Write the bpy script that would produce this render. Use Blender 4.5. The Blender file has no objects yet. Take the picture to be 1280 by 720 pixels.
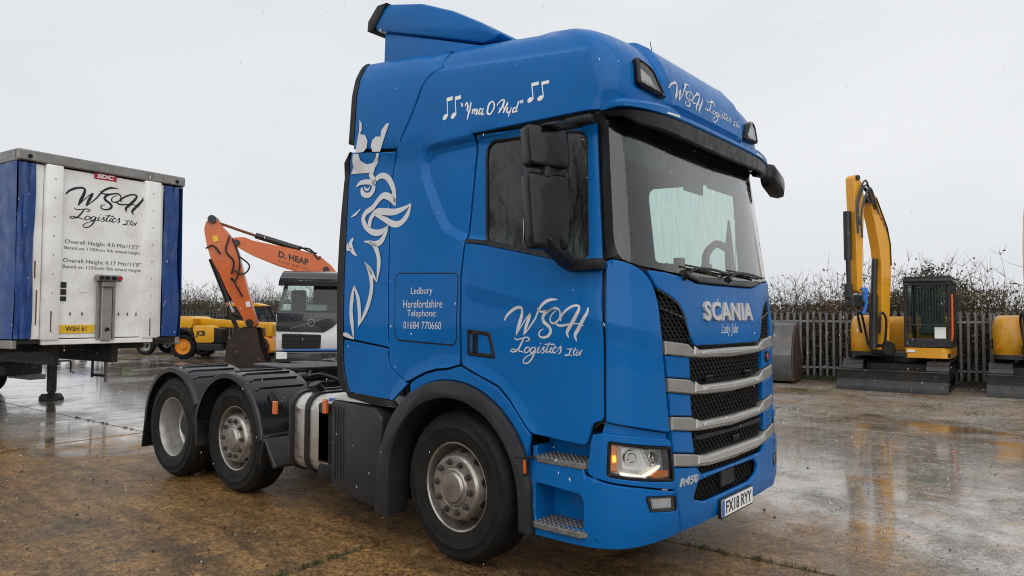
import bpy, bmesh, math, random
from mathutils import Vector, Matrix, geometry
import numpy as np
R=math.radians
SC=bpy.context.scene
COL=SC.collection
# ---------------------------------------------------------------- camera
cd=bpy.data.cameras.new('camera'); cam=bpy.data.objects.new('camera',cd); COL.objects.link(cam)
cd.sensor_width=36; cd.lens=24.842; cd.clip_start=.05; cd.clip_end=2000
def _cam():
    pi,ro,ya=R(2.30199),R(.27850),R(129.80539)
    fw=Vector((math.cos(ya)*math.cos(pi),math.sin(ya)*math.cos(pi),math.sin(pi)))
    rt=Vector((math.sin(ya),-math.cos(ya),0)); up=rt.cross(fw)
    r=rt*math.cos(ro)+up*math.sin(ro); u=up*math.cos(ro)-rt*math.sin(ro)
    m=Matrix((r,u,-fw)).transposed().to_4x4(); m.translation=Vector((3.36802,-4.63607,1.65464)); return m
cam.matrix_world=_cam(); SC.camera=cam
# ---------------------------------------------------------------- sky and sun (overcast)
SUN_EL,SUN_AZ=R(42),R(-48)      # direction the light comes from, azimuth measured from +x
w=bpy.data.worlds.new('World'); SC.world=w; w.use_nodes=True
nt=w.node_tree; nt.nodes.clear()
def wn(t,**k):
    n=nt.nodes.new(t)
    for a,b in k.items(): setattr(n,a,b)
    return n
out=wn('ShaderNodeOutputWorld'); bg=wn('ShaderNodeBackground'); sky=wn('ShaderNodeTexSky')
sky.sky_type='NISHITA'; sky.sun_disc=False; sky.sun_elevation=SUN_EL; sky.sun_rotation=R(90)-SUN_AZ; sky.air_density=1.5; sky.dust_density=4
hs=wn('ShaderNodeHueSaturation'); hs.inputs['Saturation'].default_value=.25; hs.inputs['Value'].default_value=.12
nt.links.new(sky.outputs[0],hs.inputs['Color'])
tc=wn('ShaderNodeTexCoord'); mp=wn('ShaderNodeMapping'); mp.inputs['Scale'].default_value=(1,1,2.6)
nz=wn('ShaderNodeTexNoise'); nz.inputs['Scale'].default_value=1.7; nz.inputs['Detail'].default_value=5; nz.inputs['Roughness'].default_value=.5
nt.links.new(tc.outputs['Generated'],mp.inputs[0]); nt.links.new(mp.outputs[0],nz.inputs['Vector'])
cr=wn('ShaderNodeValToRGB'); cr.color_ramp.elements[0].position=.3; cr.color_ramp.elements[0].color=(.755,.78,.82,1)
cr.color_ramp.elements[1].position=.72; cr.color_ramp.elements[1].color=(.90,.915,.935,1)
nt.links.new(nz.outputs['Fac'],cr.inputs[0])
mx=wn('ShaderNodeMixRGB'); mx.inputs[0].default_value=.88
nt.links.new(hs.outputs[0],mx.inputs[1]); nt.links.new(cr.outputs[0],mx.inputs[2])
bg.inputs['Strength'].default_value=1.0
nt.links.new(mx.outputs[0],bg.inputs[0]); nt.links.new(bg.outputs[0],out.inputs[0])
sd=bpy.data.lights.new('sun','SUN'); sd.energy=1.5; sd.angle=R(95); sd.color=(1,.98,.95)
sun=bpy.data.objects.new('sun',sd); COL.objects.link(sun)
sun.rotation_euler=(-Vector((math.cos(SUN_EL)*math.cos(SUN_AZ),math.cos(SUN_EL)*math.sin(SUN_AZ),math.sin(SUN_EL)))).to_track_quat('-Z','Y').to_euler()
SC.view_settings.view_transform='Standard'; SC.view_settings.look='None'; SC.view_settings.gamma=1
SC.view_settings.use_curve_mapping=False; SC.view_settings.exposure=0.0
SC.render.engine='CYCLES'
SC.cycles.max_bounces=10; SC.cycles.transparent_max_bounces=24; SC.cycles.glossy_bounces=5; SC.cycles.diffuse_bounces=3
SC.cycles.use_denoising=True; SC.cycles.filter_width=1.05
# ---------------------------------------------------------------- materials
MAT={}
def nodes(name):
    m=bpy.data.materials.new(name); m.use_nodes=True; t=m.node_tree; MAT[name]=m
    b=t.nodes['Principled BSDF']
    def N(ty,**k):
        n=t.nodes.new(ty)
        for a,v in k.items():
            if a.startswith('i_'): n.inputs[a[2:].replace('_',' ')].default_value=v
            else: setattr(n,a,v)
        return n
    L=lambda a,bb:t.links.new(a,bb)
    return m,t,b,N,L
def ramp(N,pts):
    r=N('ShaderNodeValToRGB'); e=r.color_ramp.elements
    while len(e)<len(pts): e.new(.5)
    for x,(p,c) in zip(e,pts): x.position=p; x.color=(*c,1) if len(c)==3 else c
    return r
def mat(name,c,rough=.5,metal=0,spec=.5,var=.12,scale=9,dirt=None,dirt_amt=.45,bump=0,bscale=40,coat=0,coat_r=.05,rvar=.12,ior=1.5):
    """painted / cast / rubber surface: base colour with tonal variation, optional dirt blotches, roughness variation, fine relief"""
    m,t,b,N,L=nodes(name)
    g=N('ShaderNodeNewGeometry')
    n1=N('ShaderNodeTexNoise',i_Scale=scale,i_Detail=6.0,i_Roughness=.62); L(g.outputs['Position'],n1.inputs['Vector'])
    r1=ramp(N,[(.3,tuple(x*(1-var) for x in c)),(.7,tuple(min(1,x*(1+var)) for x in c))]); L(n1.outputs['Fac'],r1.inputs[0])
    col=r1.outputs[0]
    if dirt:
        n2=N('ShaderNodeTexNoise',i_Scale=scale*.45,i_Detail=8.0,i_Roughness=.7); L(g.outputs['Position'],n2.inputs['Vector'])
        r2=ramp(N,[(.48,(0,0,0)),(.72,(dirt_amt,)*3)]); L(n2.outputs['Fac'],r2.inputs[0])
        mm=N('ShaderNodeMixRGB'); L(r2.outputs[0],mm.inputs[0]); L(col,mm.inputs[1]); mm.inputs[2].default_value=(*dirt,1); col=mm.outputs[0]
    L(col,b.inputs['Base Color'])
    n3=N('ShaderNodeTexNoise',i_Scale=scale*1.7,i_Detail=4.0); L(g.outputs['Position'],n3.inputs['Vector'])
    mr=N('ShaderNodeMapRange'); mr.inputs[1].default_value=.3; mr.inputs[2].default_value=.7
    mr.inputs[3].default_value=max(.02,rough-rvar); mr.inputs[4].default_value=min(1,rough+rvar)
    L(n3.outputs['Fac'],mr.inputs[0]); L(mr.outputs[0],b.inputs['Roughness'])
    b.inputs['Metallic'].default_value=metal; b.inputs['Specular IOR Level'].default_value=spec; b.inputs['IOR'].default_value=ior
    if coat: b.inputs['Coat Weight'].default_value=coat; b.inputs['Coat Roughness'].default_value=coat_r
    if bump:
        n4=N('ShaderNodeTexNoise',i_Scale=bscale,i_Detail=5.0); L(g.outputs['Position'],n4.inputs['Vector'])
        bp=N('ShaderNodeBump',i_Strength=bump,i_Distance=.01); L(n4.outputs['Fac'],bp.inputs['Height']); L(bp.outputs[0],b.inputs['Normal'])
    return m
def paint(name,c,dirt=(.10,.085,.07),rough=.32,coat=.8,spec=.5):
    """wet two-pack paint: clear coat, run-down rain streaks (vertical), road film that clings to the lowest parts"""
    m,t,b,N,L=nodes(name)
    g=N('ShaderNodeNewGeometry')
    n1=N('ShaderNodeTexNoise',i_Scale=1.6,i_Detail=4.0); L(g.outputs['Position'],n1.inputs['Vector'])
    r1=ramp(N,[(.3,tuple(x*.93 for x in c)),(.7,tuple(min(1,x*1.06) for x in c))]); L(n1.outputs['Fac'],r1.inputs[0])
    # rain streaks
    mp=N('ShaderNodeMapping'); mp.inputs['Scale'].default_value=(26,26,1.1); L(g.outputs['Position'],mp.inputs[0])
    n2=N('ShaderNodeTexNoise',i_Scale=1.0,i_Detail=5.0,i_Roughness=.6); L(mp.outputs[0],n2.inputs['Vector'])
    # splashes of road film, patchy
    n5=N('ShaderNodeTexNoise',i_Scale=5.0,i_Detail=8.0,i_Roughness=.75); L(g.outputs['Position'],n5.inputs['Vector'])
    r5=ramp(N,[(.52,(0,0,0)),(.80,(.42,.42,.42))]); L(n5.outputs['Fac'],r5.inputs[0])
    mm=N('ShaderNodeMixRGB'); L(r5.outputs[0],mm.inputs[0]); L(r1.outputs[0],mm.inputs[1]); mm.inputs[2].default_value=(*dirt,1)
    L(mm.outputs[0],b.inputs['Base Color'])
    mr=N('ShaderNodeMapRange'); mr.inputs[1].default_value=.35; mr.inputs[2].default_value=.7; mr.inputs[3].default_value=rough-.10; mr.inputs[4].default_value=rough+.16
    L(n2.outputs['Fac'],mr.inputs[0]); L(mr.outputs[0],b.inputs['Roughness'])
    b.inputs['Coat Weight'].default_value=coat; b.inputs['Specular IOR Level'].default_value=spec
    mr2=N('ShaderNodeMapRange'); mr2.inputs[1].default_value=.4; mr2.inputs[2].default_value=.7; mr2.inputs[3].default_value=.02; mr2.inputs[4].default_value=.09
    L(n2.outputs['Fac'],mr2.inputs[0]); L(mr2.outputs[0],b.inputs['Coat Roughness'])
    # beads of water
    vo=N('ShaderNodeTexVoronoi',i_Scale=95.0); L(g.outputs['Position'],vo.inputs['Vector'])
    rv=ramp(N,[(.0,(1,1,1)),(.22,(0,0,0))]); L(vo.outputs['Distance'],rv.inputs[0])
    bp=N('ShaderNodeBump',i_Strength=.10,i_Distance=.004); L(rv.outputs[0],bp.inputs['Height'])
    bp2=N('ShaderNodeBump',i_Strength=.05,i_Distance=.01); L(n2.outputs['Fac'],bp2.inputs['Height']); L(bp.outputs[0],bp2.inputs['Normal'])
    L(bp2.outputs[0],b.inputs['Normal']); L(bp2.outputs[0],b.inputs['Coat Normal'])
    return m
def glassmat(name,tint,drops=.25,refl=1.0):
    """thin pane: tinted see-through plus a fresnel mirror, rain beads as relief"""
    m,t,b,N,L=nodes(name); t.nodes.remove(b); o=t.nodes['Material Output']
    g=N('ShaderNodeNewGeometry')
    vo=N('ShaderNodeTexVoronoi',i_Scale=60.0); L(g.outputs['Position'],vo.inputs['Vector'])
    rv=ramp(N,[(.0,(1,1,1)),(.25,(0,0,0))]); L(vo.outputs['Distance'],rv.inputs[0])
    mp=N('ShaderNodeMapping'); mp.inputs['Scale'].default_value=(34,34,.8); L(g.outputs['Position'],mp.inputs[0])
    n2=N('ShaderNodeTexNoise',i_Scale=1.0,i_Detail=5.0); L(mp.outputs[0],n2.inputs['Vector'])
    bp=N('ShaderNodeBump',i_Strength=drops,i_Distance=.004); L(rv.outputs[0],bp.inputs['Height'])
    bp2=N('ShaderNodeBump',i_Strength=drops*.35,i_Distance=.01); L(n2.outputs['Fac'],bp2.inputs['Height']); L(bp.outputs[0],bp2.inputs['Normal'])
    fr=N('ShaderNodeFresnel',i_IOR=1.52); L(bp2.outputs[0],fr.inputs['Normal'])
    ad=N('ShaderNodeMath',operation='MULTIPLY'); ad.inputs[1].default_value=refl*1.7; ad.use_clamp=True; L(fr.outputs[0],ad.inputs[0])
    tr=N('ShaderNodeBsdfTransparent')
    rt=ramp(N,[(.40,tuple(tint)),(.75,tuple(x*.86 for x in tint))]); L(n2.outputs['Fac'],rt.inputs[0]); L(rt.outputs[0],tr.inputs[0])
    gl=N('ShaderNodeBsdfGlossy',i_Roughness=.015); L(bp2.outputs[0],gl.inputs['Normal'])
    mx=N('ShaderNodeMixShader'); L(ad.outputs[0],mx.inputs[0]); L(tr.outputs[0],mx.inputs[1]); L(gl.outputs[0],mx.inputs[2]); L(mx.outputs[0],o.inputs['Surface'])
    return m
paint('blue',(.0003,.112,.365),dirt=(.02,.085,.22),rough=.40,coat=.30,spec=.08)
mat('silver_vinyl',(.62,.61,.62),.42,.15,var=.05)
mat('white_vinyl',(.82,.82,.82),.5,var=.03)
mat('black_trim',(.010,.010,.011),.42,spec=.3,var=.2,bump=.12,bscale=220)
mat('black_gloss',(.006,.006,.007),.16,spec=.28,var=.2)
mat('grey_plastic',(.018,.020,.023),.42,spec=.38,var=.18,dirt=(.05,.048,.045),dirt_amt=.3,bump=.15,bscale=260)
mat('mudguard',(.011,.012,.014),.20,spec=.42,var=.2,dirt=(.04,.036,.03),dirt_amt=.25,bump=.05,bscale=120)
mat('mesh_black',(.010,.010,.010),.5)
mat('void_black',(.004,.004,.004),.9)
mat('grille_silver',(.30,.288,.27),.46,.5,var=.08)
mat('bar_lip',(.44,.43,.41),.42,.4,var=.06)
mat('chrome',(.68,.68,.67),.18,1,var=.04)
mat('lens_clear',(.62,.63,.62),.06,.1,var=.05,coat=1)
mat('reflector',(.93,.94,.94),.12,.0,spec=.9,var=.04,bump=.5,bscale=26)
mat('letter_silver',(.58,.57,.56),.40,.35,var=.06)
mat('amber',(.55,.11,.006),.18,var=.12,scale=40,coat=1)
mat('amber_bright',(.90,.27,.012),.15,var=.1,scale=40,coat=1)
mat('red_lens',(.45,.015,.01),.2,var=.1,coat=1)
mat('rubber',(.008,.008,.008),.60,spec=.22,var=.3,dirt=(.045,.038,.03),dirt_amt=.3,bump=.3,bscale=160)
mat('rim_alu',(.36,.34,.31),.34,.85,var=.15,dirt=(.10,.075,.05),dirt_amt=.5,scale=14)
mat('rim_steel',(.40,.39,.37),.42,.6,var=.12,dirt=(.12,.095,.07),dirt_amt=.5,scale=12)
mat('tank_alu',(.62,.60,.56),.30,.85,var=.08,dirt=(.28,.24,.2),dirt_amt=.35,scale=6,bump=.04,bscale=20)
mat('tread_plate',(.17,.165,.16),.45,.5,var=.4,scale=40,bump=.7,bscale=90)
mat('chequer_alu',(.50,.50,.48),.45,.3,var=.3,scale=40,bump=.8,bscale=70)
mat('chassis',(.014,.014,.015),.55,var=.4,dirt=(.06,.05,.04),dirt_amt=.5,bump=.3,bscale=60)
mat('greasy_metal',(.08,.078,.075),.4,.6,var=.35,dirt=(.03,.025,.02),dirt_amt=.6)
mat('plate_white',(.78,.79,.78),.4,var=.03)
mat('plate_yellow',(.78,.47,.02),.4,var=.04)
mat('ink_black',(.012,.012,.014),.45)
mat('ink_grey',(.08,.08,.085),.5)
mat('blue_plastic',(.02,.11,.40),.35)
mat('cab_lining',(.07,.07,.068),.8,var=.1)
mat('seat_cloth',(.10,.10,.105),.9,var=.25,bump=.2,bscale=200)
mat('dash_grey',(.03,.03,.031),.6,var=.15)
mat('wood_brown',(.16,.075,.025),.45)
glassmat('glass_screen',(.78,.93,.87),.20,1.35)
glassmat('glass_side',(.72,.84,.80),.02,1.05)
glassmat('glass_green',(.70,.84,.79),.1,1.0)
glassmat('glass_far',(.62,.76,.70),.05,.55)
glassmat('glass_lamp',(.93,.94,.94),.12,1.0)
def lamp(name,c,k):
    m,t,b,N,L=nodes(name); b.inputs['Base Color'].default_value=(*c,1); b.inputs['Emission Color'].default_value=(*c,1); b.inputs['Emission Strength'].default_value=k
lamp('amber_lit',(1.,.35,.02),2.2); lamp('led_white',(1.,.97,.86),.75)
# ---------------------------------------------------------------- mesh helpers
def fix(o,parent=None,mx=None):
    COL.objects.link(o)
    if parent is not None: o.parent=parent
    if mx is not None: o.matrix_local=mx
    return o
def thing(name,label,cat,loc=(0,0,0),rz=0,group=None):
    o=bpy.data.objects.new(name,None); o.empty_display_size=.3; fix(o); o.location=loc; o.rotation_euler=(0,0,rz)
    o['label']=label; o['category']=cat
    if group: o['group']=group
    return o
def tag(o,label,cat,group=None):
    o['label']=label; o['category']=cat
    if group: o['group']=group
    return o
def dup(root,loc=None,rz=None,label=None,parent=None):
    c=root.copy(); COL.objects.link(c)
    if parent is not None: c.parent=parent
    if loc is not None: c.location=loc
    if rz is not None: c.rotation_euler=(0,0,rz)
    if label: c['label']=label
    for ch in root.children: dup(ch,parent=c)
    return c
def node(name,parent,loc=(0,0,0),rot=(0,0,0)):
    o=bpy.data.objects.new(name,None); o.empty_display_size=.1; fix(o,parent); o.location=loc; o.rotation_euler=rot; return o
class MB:
    def __init__(s): s.v=[]; s.f=[]
    def add(s,v,f):
        k=len(s.v); s.v+= [tuple(p) for p in v]; s.f+=[tuple(i+k for i in q) for q in f]; return s
    def bm(s,b,M=None):
        if M is not None: b.transform(M)
        b.verts.index_update(); s.add([v.co[:] for v in b.verts],[[v.index for v in f.verts] for f in b.faces]); b.free(); return s
    def box(s,c,d,bev=0,rot=None,seg=1):
        b=bmesh.new(); bmesh.ops.create_cube(b,size=1); bmesh.ops.scale(b,vec=d,verts=b.verts)
        if bev: bmesh.ops.bevel(b,geom=b.edges[:],offset=min(bev,min(d)*.45),segments=seg,affect='EDGES',profile=.5)
        M=Matrix.Translation(c)
        if rot: M=M@Matrix.Rotation(rot[2],4,'Z')@Matrix.Rotation(rot[1],4,'Y')@Matrix.Rotation(rot[0],4,'X')
        return s.bm(b,M)
    def prism(s,pts,a,b_,plane='xz',bev=0,seg=1):
        mp={'xz':lambda u,v,d:(u,d,v),'xy':lambda u,v,d:(u,v,d),'yz':lambda u,v,d:(d,u,v)}[plane]
        b=bmesh.new(); n=len(pts)
        lo=[b.verts.new(mp(u,v,a)) for u,v in pts]; hi=[b.verts.new(mp(u,v,b_)) for u,v in pts]
        b.faces.new(lo); b.faces.new(hi[::-1])
        for i in range(n): b.faces.new((lo[i],hi[i],hi[(i+1)%n],lo[(i+1)%n]))
        bmesh.ops.recalc_face_normals(b,faces=b.faces[:])
        if bev: bmesh.ops.bevel(b,geom=b.edges[:],offset=bev,segments=seg,affect='EDGES',profile=.5,clamp_overlap=True)
        return s.bm(b)
    def cyl(s,p0,p1,r0,r1=None,n=14,cap=True):
        p0,p1=Vector(p0),Vector(p1); r1=r0 if r1 is None else r1
        d=(p1-p0).normalized(); a=d.orthogonal().normalized(); c=d.cross(a)
        v=[];f=[]
        for p,r in ((p0,r0),(p1,r1)):
            for i in range(n):
                t=2*math.pi*i/n; v.append(p+(a*math.cos(t)+c*math.sin(t))*r)
        for i in range(n): j=(i+1)%n; f.append((i,j,n+j,n+i))
        if cap: f+= [tuple(range(n))[::-1],tuple(range(n,2*n))]
        return s.add(v,f)
    def tube(s,pts,r,n=8,smooth=0):
        P=[Vector(p) for p in pts]
        if smooth: P=[Vector(p) for p in crom([tuple(p) for p in P],smooth)]
        v=[];f=[]; a=None
        for i,p in enumerate(P):
            d=(P[min(i+1,len(P)-1)]-P[max(i-1,0)]).normalized()
            a=(d.orthogonal() if a is None else (a-d*a.dot(d))).normalized(); c=d.cross(a)
            rr=r[i] if isinstance(r,(list,tuple)) else r
            v+=[p+(a*math.cos(2*math.pi*k/n)+c*math.sin(2*math.pi*k/n))*rr for k in range(n)]
        for i in range(len(P)-1):
            for k in range(n): j=(k+1)%n; f.append((i*n+k,i*n+j,(i+1)*n+j,(i+1)*n+k))
        f+=[tuple(range(n))[::-1],tuple(range((len(P)-1)*n,len(P)*n))]
        return s.add(v,f)
    def lathe(s,prof,o=(0,0,0),ax='-y',n=48,mod=None):
        """prof: (radius, height along axis)"""
        v=[];f=[];o=Vector(o)
        for i,(r,h) in enumerate(prof):
            for k in range(n):
                t=2*math.pi*k/n; rr=r+(mod(i,k) if mod else 0); a,b=rr*math.cos(t),rr*math.sin(t)
                p={'-y':(a,-h,b),'y':(a,h,b),'z':(a,b,h),'x':(h,a,b)}[ax]; v.append(o+Vector(p))
        for i in range(len(prof)-1):
            for k in range(n):
                j=(k+1)%n; q=(i*n+k,i*n+j,(i+1)*n+j,(i+1)*n+k); f.append(q if ax in('-y','z','x') else q[::-1])
        return s.add(v,f)
    def loft(s,rings,close=True,cap=True):
        n=len(rings[0]); v=[p for r in rings for p in r]; f=[]
        for i in range(len(rings)-1):
            for k in range(n if close else n-1): j=(k+1)%n; f.append((i*n+k,i*n+j,(i+1)*n+j,(i+1)*n+k))
        if cap and close: f+=[tuple(range(n))[::-1],tuple(range((len(rings)-1)*n,len(rings)*n))]
        return s.add(v,f)
    def xf(s,M):
        s.v=[tuple(M@Vector(p)) for p in s.v]; return s
    def mirror(s):
        o=MB(); o.v=[(x,-y,z) for x,y,z in s.v]; o.f=[q[::-1] for q in s.f]; return o
    def mesh(s,name,m,ang=35,recalc=True):
        me=bpy.data.meshes.new(name); me.from_pydata(s.v,[],s.f)
        if recalc:
            b=bmesh.new(); b.from_mesh(me); bmesh.ops.recalc_face_normals(b,faces=b.faces[:]); b.to_mesh(me); b.free()
        me.materials.append(MAT[m]); 
        if ang: me.shade_smooth(); me.set_sharp_from_angle(angle=R(ang))
        me.update(); return me
    def build(s,name,m,parent=None,loc=None,rot=None,ang=35,recalc=True):
        o=bpy.data.objects.new(name,s.mesh(name,m,ang,recalc)); fix(o,parent)
        if loc: o.location=loc
        if rot: o.rotation_euler=rot
        return o
def crom(P,k=4,closed=False):
    """Catmull-Rom through points"""
    P=[tuple(p) for p in P]; n=len(P); out=[]
    for i in range(n if closed else n-1):
        g=lambda j:P[j%n] if closed else P[min(max(j,0),n-1)]
        a,b,c,d=g(i-1),g(i),g(i+1),g(i+2)
        for q in range(k):
            t=q/k; out.append(tuple(.5*((2*b[m])+(-a[m]+c[m])*t+(2*a[m]-5*b[m]+4*c[m]-d[m])*t*t+(-a[m]+3*b[m]-3*c[m]+d[m])*t**3) for m in range(len(b))))
    if not closed: out.append(P[-1])
    return out
def ribbon(pts,ws,k=5):
    """flat pen stroke in 2D: returns verts, faces"""
    Q=crom([(p[0],p[1],w) for p,w in zip(pts,ws)],k)
    v=[];f=[]
    for i,(x,y,w_) in enumerate(Q):
        a=Q[max(i-1,0)];b=Q[min(i+1,len(Q)-1)]; dx,dy=b[0]-a[0],b[1]-a[1]; l=math.hypot(dx,dy) or 1
        nx,ny=-dy/l,dx/l; w_=max(w_,.0005)/2
        v+=[(x+nx*w_,y+ny*w_),(x-nx*w_,y-ny*w_)]
    for i in range(len(Q)-1): f.append((2*i,2*i+1,2*i+3,2*i+2))
    return v,f
def text2d(body,size=1,shear=0,bold=0,align='CENTER',sx=1,space=1,res=3):
    cu=bpy.data.curves.new('t','FONT'); cu.body=body; cu.size=size; cu.shear=shear; cu.offset=bold; cu.align_x=align; cu.space_character=space; cu.resolution_u=res
    o=bpy.data.objects.new('t',cu); COL.objects.link(o); dg=bpy.context.evaluated_depsgraph_get(); dg.update()
    me=o.evaluated_get(dg).to_mesh(); v=[(p.co.x*sx,p.co.y) for p in me.vertices]; f=[tuple(q.vertices) for q in me.polygons]
    o.evaluated_get(dg).to_mesh_clear(); bpy.data.objects.remove(o); bpy.data.curves.remove(cu); return v,f
def flat(vf,M):
    """2D verts,faces -> MB with M mapping (u,v)->xyz"""
    m=MB(); m.add([M(*p) for p in vf[0]],vf[1]); return m
def rrect(w,h,r,n=4,cx=0,cy=0):
    o=[]
    for sx,sy,a0 in ((1,1,0),(-1,1,90),(-1,-1,180),(1,-1,270)):
        for i in range(n+1):
            a=R(a0+90*i/n); o.append((cx+sx*(w/2-r)+r*math.cos(a),cy+sy*(h/2-r)+r*math.sin(a)))
    return o
# ================================================================ the yard
def groundmats():
    # wet, stained concrete. World position drives every layer so that neighbouring slabs match.
    m,t,b,N,L=nodes('wet_concrete')
    g=N('ShaderNodeNewGeometry'); pos=g.outputs['Position']
    def noise(sc,det=6.,ro=.6,scale=None,rot=0,dist=0.):
        v=pos
        if scale:
            mp=N('ShaderNodeMapping'); mp.inputs['Scale'].default_value=scale; mp.inputs['Rotation'].default_value=(0,0,rot); L(v,mp.inputs[0]); v=mp.outputs[0]
        n=N('ShaderNodeTexNoise',i_Scale=sc,i_Detail=det,i_Roughness=ro,i_Distortion=dist); L(v,n.inputs['Vector']); return n.outputs['Fac']
    def mrange(x,a,b_,c,d):
        r=N('ShaderNodeMapRange'); r.inputs[1].default_value=a; r.inputs[2].default_value=b_; r.inputs[3].default_value=c; r.inputs[4].default_value=d; r.clamp=True; L(x,r.inputs[0]); return r.outputs[0]
    def math_(op,a,b_):
        n=N('ShaderNodeMath',operation=op)
        for i,x in enumerate((a,b_)):
            if isinstance(x,(int,float)): n.inputs[i].default_value=x
            else: L(x,n.inputs[i])
        return n.outputs[0]
    def mixc(f,a,b_):
        n=N('ShaderNodeMixRGB')
        if isinstance(f,(int,float)): n.inputs[0].default_value=f
        else: L(f,n.inputs[0])
        for i,x in ((1,a),(2,b_)):
            if isinstance(x,tuple): n.inputs[i].default_value=(*x,1)
            else: L(x,n.inputs[i])
        return n.outputs[0]
    sp=N('ShaderNodeSeparateXYZ'); L(pos,sp.inputs[0]); X,Y=sp.outputs[0],sp.outputs[1]
    def blob(cx,cy,rx,ry,soft=.35):   # elliptical patch, 1 inside
        a=math_('DIVIDE',math_('SUBTRACT',X,cx),rx); c=math_('DIVIDE',math_('SUBTRACT',Y,cy),ry)
        d=math_('ADD',math_('MULTIPLY',a,a),math_('MULTIPLY',c,c)); return mrange(d,1+soft,1-soft,0,1)
    big=noise(.35,5.,.6,dist=.6); mid=noise(1.6,7.,.65,dist=.4); fine=noise(14.,8.,.7); grit=noise(150.,3.,.6)
    streak=noise(1.0,9.,.72,(.55,2.9,1),R(14),.6); streak2=noise(1.0,8.,.7,(2.0,.8,1),R(8),.8); mott=noise(7.,11.,.82,dist=.5); grit2=noise(55.,6.,.8)
    # mud film: ochre brown, lies where the lorries turn; grey concrete shows where water has washed it
    mudf=math_('ADD',math_('MULTIPLY',big,.5),math_('ADD',math_('MULTIPLY',streak,.45),math_('MULTIPLY',mid,.25)))
    near=blob(-1.8,-2.4,5.2,2.9,.5); under=blob(-2.,0,4.6,2.0,.4)
    mudbias=math_('MULTIPLY',math_('MAXIMUM',near,under),.22)
    mud=mrange(math_('ADD',mudf,mudbias),.56,.68,0,1)
    grey=mixc(mrange(mid,.35,.65,0,1),(.17,.158,.14),(.43,.39,.335))
    brown=mixc(mrange(fine,.3,.7,0,1),(.175,.086,.024),(.46,.255,.088))
    brown=mixc(mrange(streak,.38,.60,.15,1),(.060,.034,.012),brown)
    brown=mixc(mrange(streak2,.56,.66,0,.7),brown,(.055,.036,.018))
    col=mixc(mud,grey,brown)
    stain=mrange(noise(.8,8.,.7,dist=1.2),.52,.68,0,.55); col=mixc(stain,col,(.045,.036,.028))
    col=mixc(mrange(mott,.50,.60,0,.50),col,(.055,.036,.018))
    col=mixc(mrange(mott,.46,.36,0,.55),col,(.42,.30,.16))
    col=mixc(mrange(grit2,.53,.62,0,.75),col,(.020,.015,.010))
    col=mixc(mrange(grit2,.44,.36,0,.55),col,(.34,.235,.12))
    col=mixc(mrange(grit,.58,.72,0,.45),col,(.36,.30,.22))
    col=mixc(mrange(grit,.42,.30,0,.5),col,(.03,.024,.018))
    def cells(sc):
        v=N('ShaderNodeTexVoronoi',i_Scale=sc); L(pos,v.inputs['Vector']); s3=N('ShaderNodeSeparateColor'); L(v.outputs['Color'],s3.inputs[0]); return s3.outputs[0]
    agg=math_('ADD',math_('MULTIPLY',cells(95.),.6),math_('MULTIPLY',cells(38.),.4))      # exposed aggregate
    hv=N('ShaderNodeMixRGB',blend_type='MULTIPLY'); hv.inputs[0].default_value=1.0; L(col,hv.inputs[1])
    gm_=N('ShaderNodeCombineColor'); k_=mrange(agg,.15,.85,.38,1.62)
    for q_ in range(3): L(k_,gm_.inputs[q_])
    L(gm_.outputs[0],hv.inputs[2]); col=hv.outputs[0]
    L(col,b.inputs['Base Color'])
    # water film: standing water in shallow hollows, damp elsewhere
    hollow=math_('ADD',math_('MULTIPLY',big,.40),math_('ADD',math_('MULTIPLY',mid,.26),math_('ADD',math_('MULTIPLY',streak2,.20),math_('MULTIPLY',mott,.14))))
    right=blob(3.6,4.2,4.6,5.2,.6); back=blob(-9.5,3.5,7.5,5.0,.6); far=blob(-16,6,9,9,.5)
    pool=math_('MULTIPLY',math_('MAXIMUM',right,math_('MAXIMUM',back,far)),.11)
    wet=mrange(math_('SUBTRACT',math_('ADD',hollow,pool),math_('MULTIPLY',math_('MAXIMUM',near,under),.045)),.50,.62,0,1)
    ro=math_('ADD',mrange(wet,0,1,.27,.06),math_('MULTIPLY',math_('MULTIPLY',mrange(fine,.3,.7,-.10,.14),1.0),math_('SUBTRACT',1.05,wet)))
    L(math_('MAXIMUM',ro,.03),b.inputs['Roughness'])
    b.inputs['IOR'].default_value=1.45; L(mrange(wet,0,1,.42,.70),b.inputs['Specular IOR Level'])
    L(math_('MULTIPLY',wet,.7),b.inputs['Coat Weight']); b.inputs['Coat Roughness'].default_value=.05; b.inputs['Coat IOR'].default_value=1.33
    hgt=math_('ADD',math_('MULTIPLY',grit,.30),math_('ADD',math_('MULTIPLY',grit2,.5),math_('ADD',math_('MULTIPLY',agg,.35),math_('MULTIPLY',mott,.6))))
    bp=N('ShaderNodeBump',i_Distance=.012); L(hgt,bp.inputs['Height']); L(mrange(wet,0,1,.65,.06),bp.inputs['Strength'])
    rip=N('ShaderNodeBump',i_Distance=.01,i_Strength=.05); L(noise(9.,4.,.6),rip.inputs['Height']); L(bp.outputs[0],rip.inputs['Normal'])
    L(rip.outputs[0],b.inputs['Normal']); 
    rp2=N('ShaderNodeBump',i_Distance=.01,i_Strength=.03); L(math_('ADD',noise(7.,4.,.6),math_('MULTIPLY',grit2,.35)),rp2.inputs['Height']); L(rp2.outputs[0],b.inputs['Coat Normal'])
    # soil and rough grass beyond
    m,t,b,N,L=nodes('soil_grass'); g=N('ShaderNodeNewGeometry')
    n=N('ShaderNodeTexNoise',i_Scale=.9,i_Detail=8.0,i_Roughness=.7); L(g.outputs['Position'],n.inputs['Vector'])
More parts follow.
